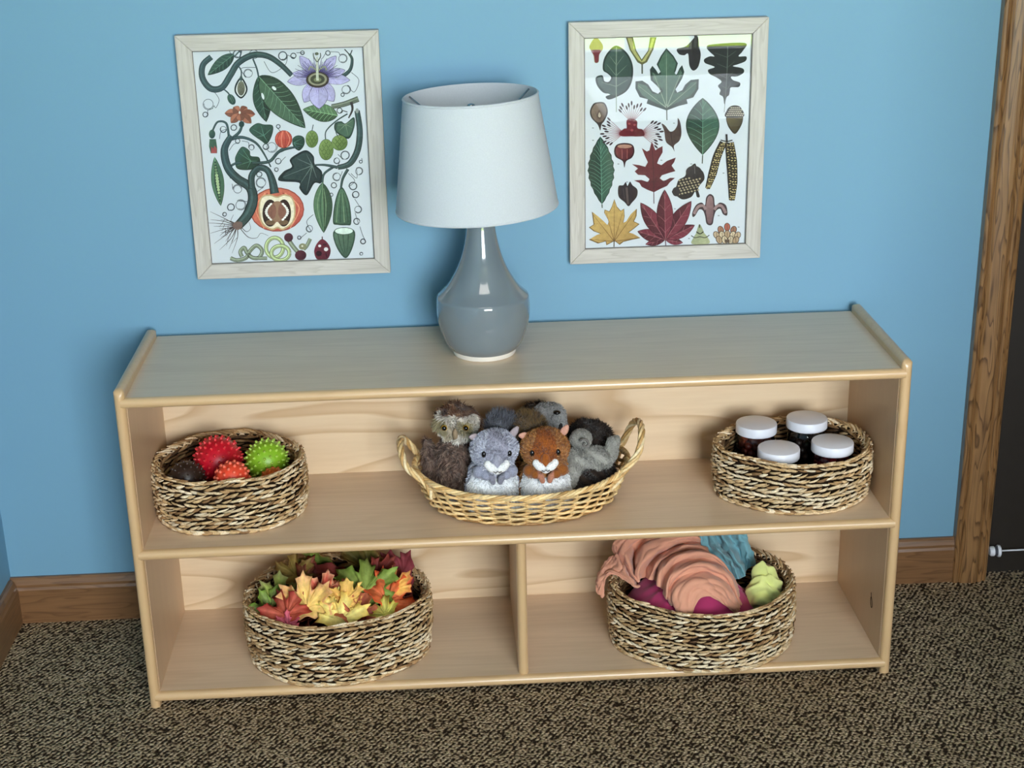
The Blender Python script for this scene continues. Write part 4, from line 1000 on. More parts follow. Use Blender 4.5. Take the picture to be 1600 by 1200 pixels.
furry('leg', [((-.030, -.054, .054), (.011, .011, .018), (0, -8, 0)), ((-.032, -.058, .042), (.009, .009, .010))], GY, dk, 2000, .0026, .0009, comb=(0, 0, -1), lift=.4, seed=45, spk=(.6, 1.35))

# grey-faced plush tucked in behind the chipmunk
gb = thing('plush_badger', 'grey-faced dark-furred plush animal tucked behind the chipmunk', 'plush toy', (.0560, .2080, ZM + .008), (0, 0, 0), 'plush animals in the wicker basket')
furry('body', [((0, .004, .050), (.034, .032, .052)), ((-.014, .010, .104), (.032, .026, .026))], DKC, gb, 8000, .0085, .0012, comb=(-.3, -.2, .4), lift=.6, seed=51, clump=.8, tipc=1.6)
g2 = furry('head', [((.006, -.020, .122), (.027, .024, .020), (0, 10, 0)), ((.020, -.030, .108), (.014, .014, .022), (0, -12, 0)), ((.002, -.036, .116), (.014, .012, .012))], const((148, 148, 146), .14), gb, 5000, .0042, .0009, comb=(.5, -.3, -.5), lift=.4, seed=52, spk=(.6, 1.35))
MB().ball((.0165, -.042, .134), (.0060, .0045, .0034), 14, 10).obj('nose', M['eye'], g2)
me = blob('ear_fold', [((.0215, -.0425, .107), (.0040, .0036, .0090), (0, 12, 0))], .0014, 2); paint(me, const((40, 38, 38), .1)); link('ear_fold', me, M['felt'], g2)
MB().tube(catmull([(.012, -.0415, .132), (.006, -.0440, .122), (.010, -.0450, .112), (.018, -.0450, .104)], 6), .0012, 6, lin((104, 104, 102))).obj('seam', M['felt'], g2)

# ------------------------------------------------------------------ low white table behind the camera (mirrored in the picture glass)
tb = thing('activity_table', 'low white table beside the window, mirrored in the right picture glass', 'table', (1.00, -2.125, 0))
bevel(MB().box(-.60, .60, -.425, .425, .475, .50).obj('table_top', M['white_plastic'], tb, smooth=False), .006)
for sx in (-1, 1):
    for sy in (-1, 1): MB().tube([(sx * .53, sy * .36, 0), (sx * .53, sy * .36, .476)], .02, 12).obj('leg', M['chrome'], tb)

# ------------------------------------------------------------------ printed illustrations (flat ink on the paper)
def homog(src, dst):
    A = []
    for (x, y), (u, v) in zip(src, dst):
        A.append([x, y, 1, 0, 0, 0, -u * x, -u * y, -u]); A.append([0, 0, 0, x, y, 1, -v * x, -v * y, -v])
    h = np.linalg.svd(np.array(A, float))[2][-1].reshape(3, 3)
    return h
class Art:
    def __init__(s, src, op, parent):
        a, z0, z1 = op
        s.h = homog(src, [(-a, z1), (a, z1), (a, z0), (-a, z0)]); s.parent = parent; s.op = op
    def begin(s): s.mb = MB(); s.k = 0; return s
    def to(s, P):
        P = np.asarray(P, float); q = np.c_[P, np.ones(len(P))] @ s.h.T; q = q[:, :2] / q[:, 2:]
        a, z0, z1 = s.op
        q[:, 0] = np.clip(q[:, 0], -a, a); q[:, 1] = np.clip(q[:, 1], z0, z1)
        s.k += 1
        return np.c_[q[:, 0], np.full(len(q), -.01105 - s.k * 1.6e-5), q[:, 1]]
    def fill(s, pts, col, smooth=True, col2=None, n=5):
        P = catmull(pts, n, True) if smooth else np.asarray(pts, float)
        V = s.to(P); c = np.array(lin(col))
        if col2 is not None:
            t = (P[:, 0] + P[:, 1]); t = (t - t.min()) / (t.max() - t.min() + 1e-9)
            c = (1 - t)[:, None] * c + t[:, None] * np.array(lin(col2))
        tr = tessellate_polygon([[Vector((p[0], p[1], 0)) for p in P]])
        s.mb.add(V, tr, c); return s
    def line(s, pts, w, col, smooth=True, n=6):
        P = catmull(pts, n) if smooth and len(pts) > 2 else np.asarray(pts, float)
        k = len(P); w = np.interp(np.linspace(0, 1, k), np.linspace(0, 1, len(w)), w) if np.ndim(w) else np.full(k, w)
        T = np.gradient(P, axis=0); T /= np.linalg.norm(T, axis=1)[:, None] + 1e-9
        Nn = np.c_[-T[:, 1], T[:, 0]] * w[:, None] / 2
        V = s.to(np.r_[P + Nn, P - Nn])
        s.mb.add(V, [(i, i + 1, k + i + 1, k + i) for i in range(k - 1)], lin(col)); return s
    def stem(s, pts, w, col):
        w = np.atleast_1d(np.array(w, float)); d = tuple(int(x * .55) for x in col); hl = tuple(min(255, int(x * 1.3)) for x in col)
        s.line(pts, w * 1.25, d).line(pts, w, col)
        q = catmull(pts, 6); s.line(q - np.array((w.mean() * .16, w.mean() * .16)), w * .28, hl, False); return s
    def ell(s, cx, cy, rx, ry, col, col2=None, rot=0, n=22):
        t = np.linspace(0, 2 * PI, n, endpoint=False); c, q = math.cos(rot), math.sin(rot)
        x, y = rx * np.cos(t), ry * np.sin(t)
        return s.fill(np.c_[cx + x * c - y * q, cy + x * q + y * c], col, False, col2)
    def leaf(s, b, t, w, col, vein=None, teeth=0, belly=.42, nv=6, shade=.72):
        b, t = np.array(b, float), np.array(t, float); ax = t - b; L = np.linalg.norm(ax); u = ax / L; nn = np.array((-u[1], u[0]))
        ss = np.linspace(0, 1, 19)
        e = math.log(.5) / math.log(belly)
        wd = np.sin(PI * ss ** e) ** .85 * w / 2
        if teeth: wd = wd * (1 + .10 * (np.arange(19) % 2))
        up = b + np.outer(ss * L, u) + nn * wd[:, None]; dn = b + np.outer(ss * L, u) - nn * wd[:, None]; mid = b + np.outer(ss * L, u)
        dark = tuple(int(x * shade) for x in col); s.fill(np.r_[up, dn[::-1][1:-1]], tuple(int(x * .5) for x in col), False)
        k = .955
        s.fill(np.r_[b + (up - b) * k + u * L * .02, mid[::-1][1:-1]], col, False); s.fill(np.r_[b + (dn - b) * k + u * L * .02, mid[::-1][1:-1]], dark, False)
        vc = vein or tuple(min(255, int(x * 1.45 + 14)) for x in col)
        s.line([b, mid[9], t], [3.2, 2.4, 1], vc)
        for i in range(nv):
            q = .14 + .66 * i / max(nv - 1, 1); p0 = b + u * L * q; j = min(18, int((q + .16) * 18))
            for e2 in (up[j], dn[j]): s.line([p0, (p0 + e2) / 2 + u * L * .015, p0 + (e2 - p0) * .9], [1.8, 1.0], vc)
        return s
    def curl(s, cx, cy, r, turns=1.6, a0=0, w=2.6, col=(52, 62, 66), tail=None, grow=.25):
        t = np.linspace(0, 1, int(18 * turns)); a = a0 + t * turns * 2 * PI; rr = r * (1 - grow * t)
        P = np.c_[cx + rr * np.cos(a), cy + rr * np.sin(a)]
        if tail is not None: P = np.r_[catmull(list(tail) + [P[0]], 6)[:-1], P]
        return s.line(P, w, col, False)
    def end(s, name):
        if s.mb.n:
            o = s.mb.obj(name, M['ink'], s.parent, smooth=False)
            if name in ('printed_tendril', 'printed_marks'): o['kind'] = 'stuff'
        return s.begin()
G1, G2, G3, GD = (58, 76, 74), (70, 98, 78), (92, 122, 82), (40, 62, 56)
A = Art([(117, 122), (918, 102), (975, 1097), (213, 1117)], opA, prA).begin()
# upper twining stem with leaf, fruit and bud
A.stem([(312, 150), (345, 120), (330, 185)], 5, G1).stem([(205, 150), (166, 188), (164, 248), (202, 298), (255, 294), (295, 235), (332, 178), (400, 142), (470, 148), (530, 187), (582, 238)], [22, 24, 24, 18], G1)
A.stem([(400, 160), (418, 205), (428, 250)], 6, G1).stem([(330, 190), (345, 215), (345, 250)], 5, G1).stem([(262, 300), (285, 320), (295, 340)], 5, G1); A.end('printed_vine')
A.leaf((312, 137), (188, 236), 62, (58, 82, 66)); A.end('printed_leaf')
A.fill([(345, 245), (372, 285), (372, 318), (345, 346), (316, 318), (318, 280)], (36, 44, 40)).fill([(345, 256), (365, 288), (365, 315), (345, 338), (323, 315), (325, 285)], (226, 228, 220)).ell(345, 298, 18, 34, (128, 128, 108), (92, 92, 74))
for i in range(14): A.ell(337 + (i * 7) % 17, 275 + i * 3.4, 2.2, 2, (86, 82, 66))
A.fill([(338, 250), (345, 236), (352, 250), (345, 266)], G1); A.end('printed_seed_pod')
A.ell(300, 350, 17, 27, G2, GD, -.5).line([(290, 335), (306, 366)], 2, (112, 138, 116)).line([(298, 330), (312, 360)], 1.6, (112, 138, 116)); A.end('printed_bud')
A.leaf((425, 242), (600, 354), 78, (74, 98, 78)); A.leaf((422, 245), (464, 457), 84, (56, 80, 66), belly=.5); A.leaf((430, 245), (648, 487), 132, (78, 104, 82), nv=9)
A.ell(500, 298, 12, 7, (226, 232, 232), rot=.7).ell(447, 335, 6, 16, (226, 232, 232), rot=-.3); A.end('printed_leaf')
# passion flower
PL, PD = (190, 184, 222), (128, 122, 168)
fc = np.array((704, 250.))
for tx, ty, w in ((560, 268, 46), (858, 262, 46), (585, 228, 40), (835, 214, 40), (618, 146, 44), (792, 146, 44), (640, 366, 62), (782, 362, 62), (712, 397, 84)):
    A.leaf(fc, (tx, ty), w + 6, PL, vein=(160, 152, 200), belly=.58, nv=3, shade=.93)
for i in range(46):
    a = PI * (1.02 + .96 * i / 45); r1 = 98 + 22 * math.sin(i * 2.3); A.line([fc + 28 * np.array((math.cos(a), .75 * math.sin(a))), fc + r1 * np.array((math.cos(a), .82 * math.sin(a) * 1.0))], [2.8, 1.8], (84, 72, 128) if i % 3 else (52, 48, 74))
for i in range(22):
    a = PI * (.06 + .88 * i / 21); A.line([fc + 28 * np.array((math.cos(a), math.sin(a))), fc + (62 + 6 * (i % 3)) * np.array((math.cos(a), .95 * math.sin(a)))], [2.4, 1.2], (112, 98, 158))
A.ell(704, 258, 54, 38, (66, 58, 50)).ell(704, 256, 44, 30, (150, 148, 122)).ell(704, 256, 34, 22, (70, 72, 54)).ell(704, 258, 18, 11, (120, 124, 92))
A.line([(704, 262), (702, 205), (702, 150)], [13, 11, 4], (196, 200, 178)).line([(700, 215), (672, 196), (662, 214)], 5, (152, 158, 120)).line([(706, 215), (736, 196), (746, 214)], 5, (152, 158, 120)).line([(701, 175), (686, 150), (684, 132)], 4, (92, 98, 82)).line([(703, 175), (718, 150), (716, 132)], 4, (92, 98, 82)).ell(700, 136, 9, 7, (92, 98, 82))
A.end('printed_passion_flower')
A.stem([(818, 246), (856, 214), (866, 165), (852, 138)], [16, 12, 8], G1).line([(852, 140), (830, 116)], 5, (48, 56, 56)).line([(858, 140), (866, 120)], 5, (48, 56, 56)); A.end('printed_vine')
# fine tendrils
for q in ((192, 372, 27, 1.5, .2, [(218, 312), (242, 350), (228, 388)]), (178, 420, 13, 2.2, 0, [(214, 392), (190, 400)]), (326, 136, 20, 1.8, 1, [(290, 122), (300, 140)]), (405, 140, 24, 1.0, 2.6, None), (378, 228, 22, 1.6, 2, [(412, 200), (345, 205)]), (540, 146, 22, 2.3, 0, [(452, 172), (490, 225), (550, 190)]), (590, 146, 14, 2.2, 1, [(556, 140)]), (632, 132, 10, 2.5, 0, [(604, 132)]), (752, 134, 12, 2.0, 3, [(726, 160)]), (822, 160, 22, 1.7, 4, [(764, 128), (800, 130)]), (838, 306, 22, 1.6, 5, [(862, 225), (898, 262), (876, 318)]), (822, 330, 9, 2, 1, None),
          (262, 490, 16, 1.6, 0, [(245, 535), (252, 500)]), (312, 482, 15, 2, 2, None), (330, 545, 12, 2.2, 1, [(290, 590), (312, 560)]), (395, 575, 14, 1.6, 3, [(350, 545), (380, 552)]), (462, 572, 15, 2.4, 0, None), (490, 575, 26, 1.3, 0, [(520, 560)]), (520, 478, 10, 2, 3, [(530, 500)]), (440, 740, 25, 1.8, 1, [(412, 790)]), (432, 702, 14, 2, 2, None), (330, 770, 22, 1.5, 3, [(305, 745)]), (345, 845, 26, 1.7, 4, [(390, 830)]), (300, 855, 18, 2, 2, None), (270, 888, 10, 2.6, 1, None),
          (520, 640, 15, 1.8, 0, [(555, 620)]), (512, 680, 10, 2.4, 1, None), (795, 640, 15, 1.7, 0, [(800, 668)]), (835, 615, 22, 1.9, 2, [(800, 610)]), (795, 715, 20, 1.6, 1, [(822, 690)]), (782, 755, 14, 2, 0, None), (770, 800, 9, 2.4, 2, None), (900, 690, 19, 1.6, 4, [(862, 700), (890, 722)]), (908, 645, 8, 1.8, 0, [(912, 628)]), (872, 760, 20, 2, 3, [(850, 700), (880, 735)]), (885, 800, 17, 2.2, 2, None), (896, 870, 18, 1.6, 5, [(880, 820)]), (890, 925, 16, 1.8, 1, [(882, 885)]), (920, 1020, 13, 3, 0, [(905, 950), (918, 990)]), (912, 1078, 8, 1.6, 2, None), (668, 958, 17, 1.5, 1, [(686, 892), (655, 925)]), (620, 1000, 9, 2.5, 0, [(655, 978)])):
    A.curl(q[0], q[1], q[2], q[3], q[4], 2.6, (66, 76, 80), q[5])
A.end('printed_tendril')
# orange flower, bud and the main stem
A.stem([(292, 542), (336, 505), (350, 470)], [13, 9], G1).stem([(288, 520), (276, 462), (236, 455), (213, 494)], [9, 7], G1).stem([(296, 536), (352, 528), (412, 552), (450, 600), (486, 668)], [14, 9, 5], G1).stem([(400, 648), (478, 642), (530, 592), (622, 572)], [10, 12, 12, 6], G1).stem([(545, 585), (530, 592)], 14, G1)
A.stem([(300, 720), (296, 670), (320, 650), (350, 648)], 9, G1).stem([(300, 520), (268, 585), (284, 668), (330, 722), (388, 762), (402, 822), (378, 890), (332, 944)], [22, 30, 32, 36, 40, 34], G1).stem([(398, 770), (396, 710), (428, 672), (468, 682), (492, 730), (504, 792)], [26, 24, 24, 34], G1); A.end('printed_stem')
for tx, ty in ((268, 415), (308, 386), (374, 386), (412, 420), (394, 462), (298, 460), (346, 452)): A.leaf((340, 412), (tx, ty), 40, (176, 112, 84), vein=(120, 68, 52), belly=.55, nv=2)
A.ell(339, 411, 5, 7, (232, 226, 210)).ell(348, 466, 13, 15, GD); A.end('printed_flower')
A.ell(210, 512, 15, 21, G2, GD).fill([(198, 535), (228, 535), (234, 575), (234, 602), (204, 602), (196, 570)], (66, 94, 72), False).fill([(206, 570), (216, 580), (222, 566), (232, 580), (232, 602), (206, 602)], (158, 76, 72), False); A.end('printed_bud')
def round_leaf(pts, col, veins, c0):
    A.fill(pts, tuple(int(x * .5) for x in col)); P = np.array(pts, float); c = P.mean(0); A.fill(c + (P - c) * .95, col, True, tuple(int(x * .72) for x in col))
    for v in veins: A.line([c0, v], [3.4, 1.2], tuple(int(x * 1.4 + 10) for x in col))
    A.end('printed_leaf')
round_leaf([(385, 488), (420, 462), (452, 468), (494, 474), (490, 520), (466, 560), (440, 545), (395, 512)], (64, 92, 78), [(400, 490), (440, 475), (485, 490), (470, 550), (420, 525)], (452, 520))
round_leaf([(322, 612), (350, 572), (385, 590), (392, 615), (430, 622), (432, 655), (392, 680), (330, 676), (318, 640)], (60, 88, 72), [(335, 600), (330, 660), (375, 675), (420, 640), (352, 582)], (392, 640))
round_leaf([(588, 535), (612, 520), (640, 530), (642, 565), (618, 592), (590, 570)], (58, 86, 72), [(630, 535), (636, 565), (615, 585)], (592, 555))
A.ell(545, 538, 41, 42, (150, 66, 56)).ell(545, 538, 38, 39, (206, 98, 80), (176, 74, 62))
for k in (-24, -9, 8, 24): A.line([(545 + k * .5, 500), (545 + k * 1.2, 538), (545 + k * .6, 577)], 3, (230, 150, 122) if k in (-9, 24) else (150, 62, 54))
A.end('printed_gourd')
A.fill([(600, 612), (650, 590), (686, 618), (692, 656), (726, 692), (722, 745), (690, 746), (654, 802), (620, 770), (616, 742), (522, 732), (545, 690), (584, 668), (574, 636)], (34, 46, 46)).fill([(605, 620), (650, 600), (680, 622), (684, 660), (716, 694), (712, 736), (684, 738), (654, 788), (628, 764), (622, 732), (545, 724), (556, 696), (594, 672), (584, 640)], (58, 76, 74), True, (42, 56, 56))
for v in ((545, 715), (610, 630), (652, 608), (700, 720), (655, 780), (625, 745)): A.line([(680, 662), v], [4, 1.2], (108, 124, 118))
A.end('printed_leaf')
# hops
A.stem([(770, 386), (830, 374), (896, 350)], [18, 20, 22], (104, 112, 96)).line([(862, 365), (868, 400), (850, 440)], [14, 6], (58, 52, 50)).line([(845, 420), (790, 455), (745, 500), (742, 540)], [7, 5], G1).line([(800, 455), (790, 500), (800, 525)], 4, G1).line([(684, 470), (678, 500)], 4, G1).curl(808, 404, 14, 1.2, 0, 4, (52, 56, 54), [(845, 412)]); A.end('printed_twig')
A.leaf((800, 428), (634, 398), 84, (94, 124, 88), nv=7); A.end('printed_leaf')
A.fill([(836, 465), (875, 436), (878, 480), (850, 538), (790, 505), (785, 465), (815, 455)], (46, 66, 56)).fill([(836, 470), (870, 445), (872, 480), (848, 528), (796, 502), (792, 470), (815, 462)], (78, 104, 84))
for v in ((868, 452), (866, 485), (848, 520), (805, 500), (797, 475)): A.line([(836, 470), v], [3, 1], (130, 150, 120))
A.end('printed_leaf')
for cx, cy, rx, ry in ((678, 538, 30, 41), (808, 556, 38, 37), (745, 588, 35, 50)):
    A.ell(cx, cy, rx, ry, (64, 82, 46)).ell(cx, cy, rx * .95, ry * .95, (128, 150, 88), (98, 122, 66))
    for i in range(5):
        for j in range(-1, 2):
            y = cy - ry * .72 + i * ry * .34; x = cx + (j + .5 * (i % 2)) * rx * .55
            if ((x - cx) / rx) ** 2 + ((y - cy) / ry) ** 2 < .7: A.line([(x - rx * .24, y - 3), (x - rx * .1, y + ry * .13), (x, y + ry * .19), (x + rx * .1, y + ry * .13), (x + rx * .24, y - 3)], 2.4, (72, 92, 48))
    A.end('printed_hop')
# right-hand vine with marrows
A.stem([(728, 750), (736, 702), (782, 668)], [7, 10], G1).stem([(815, 768), (824, 724), (848, 680)], [8, 12], G1).stem([(690, 660), (740, 660), (800, 672)], [6, 12], G1).stem([(890, 405), (903, 500), (893, 590), (856, 654), (800, 672)], [20, 24, 24, 18], G1).ell(890, 406, 8, 12, (150, 156, 150)); A.end('printed_vine')
A.leaf((728, 742), (735, 980), 90, (86, 118, 88), vein=(126, 154, 116), belly=.45, nv=0, shade=.72)
for k in (-26, -13, 14, 27): A.line([(730 + k * .3, 770), (731 + k, 850), (734 + k * .4, 950)], [2, 5, 2], (58, 84, 66) if k % 2 else (118, 146, 110))
A.end('printed_marrow')
A.fill([(818, 764), (838, 790), (858, 850), (864, 935), (842, 944), (800, 942), (778, 930), (784, 850), (800, 790)], (48, 70, 56)).fill([(818, 772), (836, 795), (852, 850), (858, 930), (838, 936), (802, 935), (784, 924), (790, 850), (804, 795)], (84, 114, 88), True, (66, 92, 74))
for k in (-22, -7, 9, 24): A.line([(818 + k * .3, 790), (819 + k * .9, 860), (821 + k * 1.2, 930)], [2, 4, 5], (54, 80, 62) if k in (-7, 24) else (116, 144, 110))
A.end('printed_marrow')
A.fill([(784, 968), (876, 966), (874, 1040), (838, 1099), (792, 1040)], (52, 74, 60)).fill([(789, 975), (870, 973), (868, 1038), (838, 1090), (798, 1038)], (92, 118, 96), True, (72, 96, 78))
for k in (-22, -4, 16): A.line([(830 + k * 1.3, 985), (834 + k * .9, 1040), (838 + k * .2, 1085)], [5, 4, 2], (58, 82, 66))
A.ell(830, 971, 46, 18, (60, 82, 68)).ell(830, 971, 42, 15, (220, 236, 222)); A.end('printed_marrow')
# cut pumpkin
A.ell(515, 868, 128, 104, (150, 72, 60)).ell(515, 868, 123, 99, (212, 122, 94), (188, 88, 76))
for k in (-100, -78, 82, 104): A.line([(505 + k * .45, 790), (515 + k, 860), (515 + k * .6, 955)], 5, (160, 76, 64) if k % 4 else (228, 150, 116))
A.fill([(440, 810), (480, 796), (515, 806), (550, 796), (588, 812), (603, 870), (590, 930), (545, 964), (518, 956), (490, 964), (445, 935), (428, 872)], (196, 168, 124)).fill([(444, 816), (480, 803), (515, 813), (550, 803), (583, 817), (596, 870), (585, 925), (544, 956), (518, 948), (490, 956), (450, 930), (436, 872)], (238, 226, 196))
A.ell(483, 884, 36, 64, (56, 40, 34)).ell(547, 884, 34, 64, (56, 40, 34)).fill([(497, 836), (536, 836), (540, 900), (536, 940), (516, 925), (498, 940), (492, 900)], (150, 116, 92)).ell(492, 875, 20, 38, (136, 94, 78)).ell(540, 875, 20, 38, (136, 94, 78)).ell(484, 928, 22, 12, (118, 94, 70)).ell(546, 928, 22, 12, (118, 94, 70))
for sx, c0 in ((-1, 486), (1, 544)):
    for i in range(9):
        a = PI * (.5 + .16 - 1.2 * i / 8 + .44); A.ell(c0 + sx * 24 * math.sin(PI * (i + .4) / 8.8) * 1.05 - sx * 4, 842 + i * 9, 7, 5, (240, 236, 226), rot=sx * (.6 - i * .15))
A.end('printed_pumpkin')
A.leaf((222, 618), (252, 850), 60, (84, 116, 86), belly=.5, nv=0, shade=.9); A.line([(224, 640), (236, 740), (248, 830)], [4, 28, 4], (44, 62, 48))
for i in range(13): A.ell(225 + i * 1.8, 652 + i * 13.5, 3 + 5 * math.sin(PI * (i + .5) / 13), 3 + 5 * math.sin(PI * (i + .5) / 13), (172, 192, 140) if 3 < i < 11 else (116, 142, 100))
A.end('printed_pea_pod')
rr = random.Random(2)
for i in range(15):
    a = PI * (.55 + .62 * i / 14); L = rr.uniform(70, 150); p = np.array((328, 942.)); q = p + L * np.array((math.cos(a), math.sin(a) * .9)); md = (p + q) / 2 + np.array((rr.uniform(-16, 16), rr.uniform(-12, 12)))
    A.line([p, md, q], [5, 3, 1], (74, 66, 64)); A.line([md, md + np.array((rr.uniform(-30, 0), rr.uniform(10, 34)))], [2, 1], (74, 66, 64))
for pts in ([(340, 950), (380, 995), (420, 1000), (440, 978), (475, 990)], [(345, 945), (372, 970), (392, 955), (384, 925)], [(320, 935), (300, 920), (312, 890)]): A.line(pts, [4, 2, 1.5], (74, 66, 64))
A.fill([(318, 925), (350, 925), (352, 948), (332, 962), (308, 946)], (122, 100, 92)); A.end('printed_roots')
K1, K2 = (128, 138, 116), (164, 178, 130)
A.stem([(298, 1094), (330, 1104), (372, 1092), (390, 1060), (420, 1036), (446, 1060), (432, 1092), (400, 1092), (376, 1070), (362, 1046), (344, 1064), (352, 1088)], 15, K1).stem([(420, 1096), (470, 1096)], 13, K1)
t = np.linspace(0, 2 * PI, 20); A.stem(np.c_[505 + 40 * np.cos(t), 1046 + 46 * np.sin(t)], 15, K2).stem(np.c_[532 + 42 * np.cos(t), 1072 + 34 * np.sin(t)], 15, K2).stem([(570, 1010), (590, 1040), (612, 1066)], 16, K1).stem([(640, 1055), (655, 1040), (672, 1006)], 14, K1).ell(636, 1042, 18, 15, (140, 140, 106)).ell(634, 1040, 5, 4, (214, 212, 190))
A.ell(570, 999, 21, 21, (88, 44, 56), (66, 32, 44)).ell(627, 1083, 27, 24, (92, 46, 58), (66, 32, 44)); A.end('printed_spiral_stalk')
A.fill([(728, 1008), (756, 1030), (768, 1066), (752, 1102), (706, 1104), (690, 1068), (702, 1030)], (112, 42, 58), True, (84, 30, 46)).line([(728, 1012), (728, 996)], 5, (70, 40, 40)).ell(716, 1040, 7, 6, (226, 222, 220)).ell(746, 1056, 10, 9, (226, 222, 220)).ell(712, 1076, 14, 13, (44, 20, 30)).ell(740, 1034, 9, 5, (60, 24, 36)).line([(744, 1072), (750, 1092)], 6, (60, 24, 36)); A.end('printed_berry')

B = Art([(100, 122), (890, 95), (851, 1086), (98, 1112)], opB, prB).begin()
GB = (60, 86, 72)
def vein_all(c, vs, col, w=3.2):
    for v in vs: B.line([c, v], [w, 1.2], col)
B.fill([(252, 158), (300, 190), (328, 250), (325, 320), (300, 370), (255, 398), (215, 412), (200, 398), (228, 385), (190, 380), (160, 345), (155, 308), (185, 298), (195, 325), (215, 328), (226, 308), (210, 290), (188, 272), (192, 225), (215, 185)], (34, 48, 44)).fill([(252, 168), (294, 196), (320, 250), (317, 318), (294, 364), (255, 390), (222, 388), (195, 372), (168, 342), (163, 314), (180, 306), (192, 332), (218, 336), (234, 308), (216, 288), (196, 268), (200, 228), (220, 192)], (62, 84, 74), True, (50, 68, 62))
B.line([(252, 165), (250, 300), (250, 470)], [3, 4, 3.5], (130, 146, 128)); vein_all((250, 300), ((300, 250), (205, 245)), (112, 130, 114)); vein_all((250, 350), ((305, 318), (180, 330)), (112, 130, 114)); vein_all((252, 250), ((285, 205), (222, 210)), (112, 130, 114)); B.end('printed_leaf')
# fig leaf
B.fill([(486, 168), (520, 205), (540, 240), (530, 275), (522, 292), (534, 292), (548, 262), (560, 248), (570, 280), (560, 310), (540, 345), (528, 362), (536, 378), (560, 366), (574, 340), (600, 318), (638, 314), (636, 360), (612, 400), (580, 410), (585, 430), (545, 440), (486, 462), (420, 440), (392, 430), (398, 410), (360, 400), (340, 360), (340, 326), (372, 322), (400, 340), (420, 372), (446, 384), (460, 370), (440, 345), (412, 320), (408, 270), (420, 252), (436, 270), (448, 290), (458, 280), (440, 245), (460, 205)], (36, 52, 46), False)
P = np.array([(486, 178), (514, 208), (532, 240), (522, 280), (534, 300), (552, 268), (562, 290), (532, 345), (524, 380), (568, 374), (600, 330), (628, 324), (624, 360), (600, 392), (545, 420), (486, 450), (420, 420), (372, 392), (350, 356), (352, 334), (392, 346), (420, 384), (464, 384), (468, 366), (424, 318), (418, 282), (440, 296), (462, 292), (450, 245), (466, 208)])
B.fill(P, (76, 104, 84), False, (62, 86, 74)); vein_all((486, 450), ((486, 190), (352, 345), (626, 330), (425, 285), (556, 280)), (140, 158, 136), 4); B.line([(486, 440), (487, 508)], 5, (56, 66, 56)); B.end('printed_leaf')
# lobed oak leaf (dark)
B.fill([(700, 150), (856, 142), (846, 180), (826, 205), (862, 206), (858, 228), (820, 244), (800, 252), (845, 262), (850, 282), (820, 300), (790, 302), (800, 318), (832, 330), (826, 350), (790, 352), (784, 368), (780, 388), (768, 400), (758, 432), (752, 398), (735, 385), (740, 365), (728, 345), (745, 325), (720, 305), (690, 290), (682, 270), (712, 258), (700, 250), (668, 238), (664, 220), (690, 206), (712, 206), (690, 185), (676, 165)], (38, 42, 40)); B.line([(775, 160), (770, 300), (757, 470)], [3, 3, 2.4], (96, 104, 94))
for k in range(4): vein_all((772, 210 + 50 * k), ((815 - 8 * k, 180 + 50 * k), (715 + 8 * k, 190 + 50 * k)), (84, 92, 84), 2.4)
B.end('printed_leaf')
B.fill([(126, 160), (155, 120), (185, 150), (188, 175), (172, 200), (168, 235), (150, 238), (144, 205), (132, 182)], (150, 132, 90), True).fill([(134, 182), (178, 180), (170, 205), (166, 234), (152, 236), (147, 205)], (112, 46, 50)); B.end('printed_fruit')
B.fill([(296, 118), (330, 118), (345, 180), (370, 222), (400, 180), (410, 118), (440, 118), (425, 175), (395, 235), (372, 248), (350, 236), (315, 180)], (92, 92, 52), False).fill([(304, 122), (324, 122), (340, 182), (370, 232), (404, 182), (418, 122), (432, 122), (416, 178), (386, 230), (372, 236), (354, 226), (322, 180)], (170, 168, 104), False).line([(372, 245), (372, 290)], 7, (66, 72, 60)); B.end('printed_winged_seed')
B.fill([(536, 172), (580, 158), (630, 110), (640, 160), (648, 200), (636, 255), (612, 274), (594, 250), (588, 195), (570, 202), (545, 196)], (40, 38, 38)).line([(624, 104), (622, 165)], 12, (62, 62, 62)); B.end('printed_alder_cone')
B.fill([(160, 425), (195, 428), (210, 470), (195, 510), (180, 530), (174, 558), (162, 530), (134, 500), (126, 468), (140, 435)], (60, 50, 44)).fill([(162, 431), (192, 434), (203, 470), (189, 506), (166, 520), (140, 498), (133, 468), (145, 440)], (132, 114, 98), True, (108, 90, 78)).fill([(170, 460), (182, 488), (172, 506), (158, 488)], (96, 78, 66)).fill([(171, 472), (177, 488), (171, 496), (164, 488)], (190, 176, 152)); B.end('printed_seed')
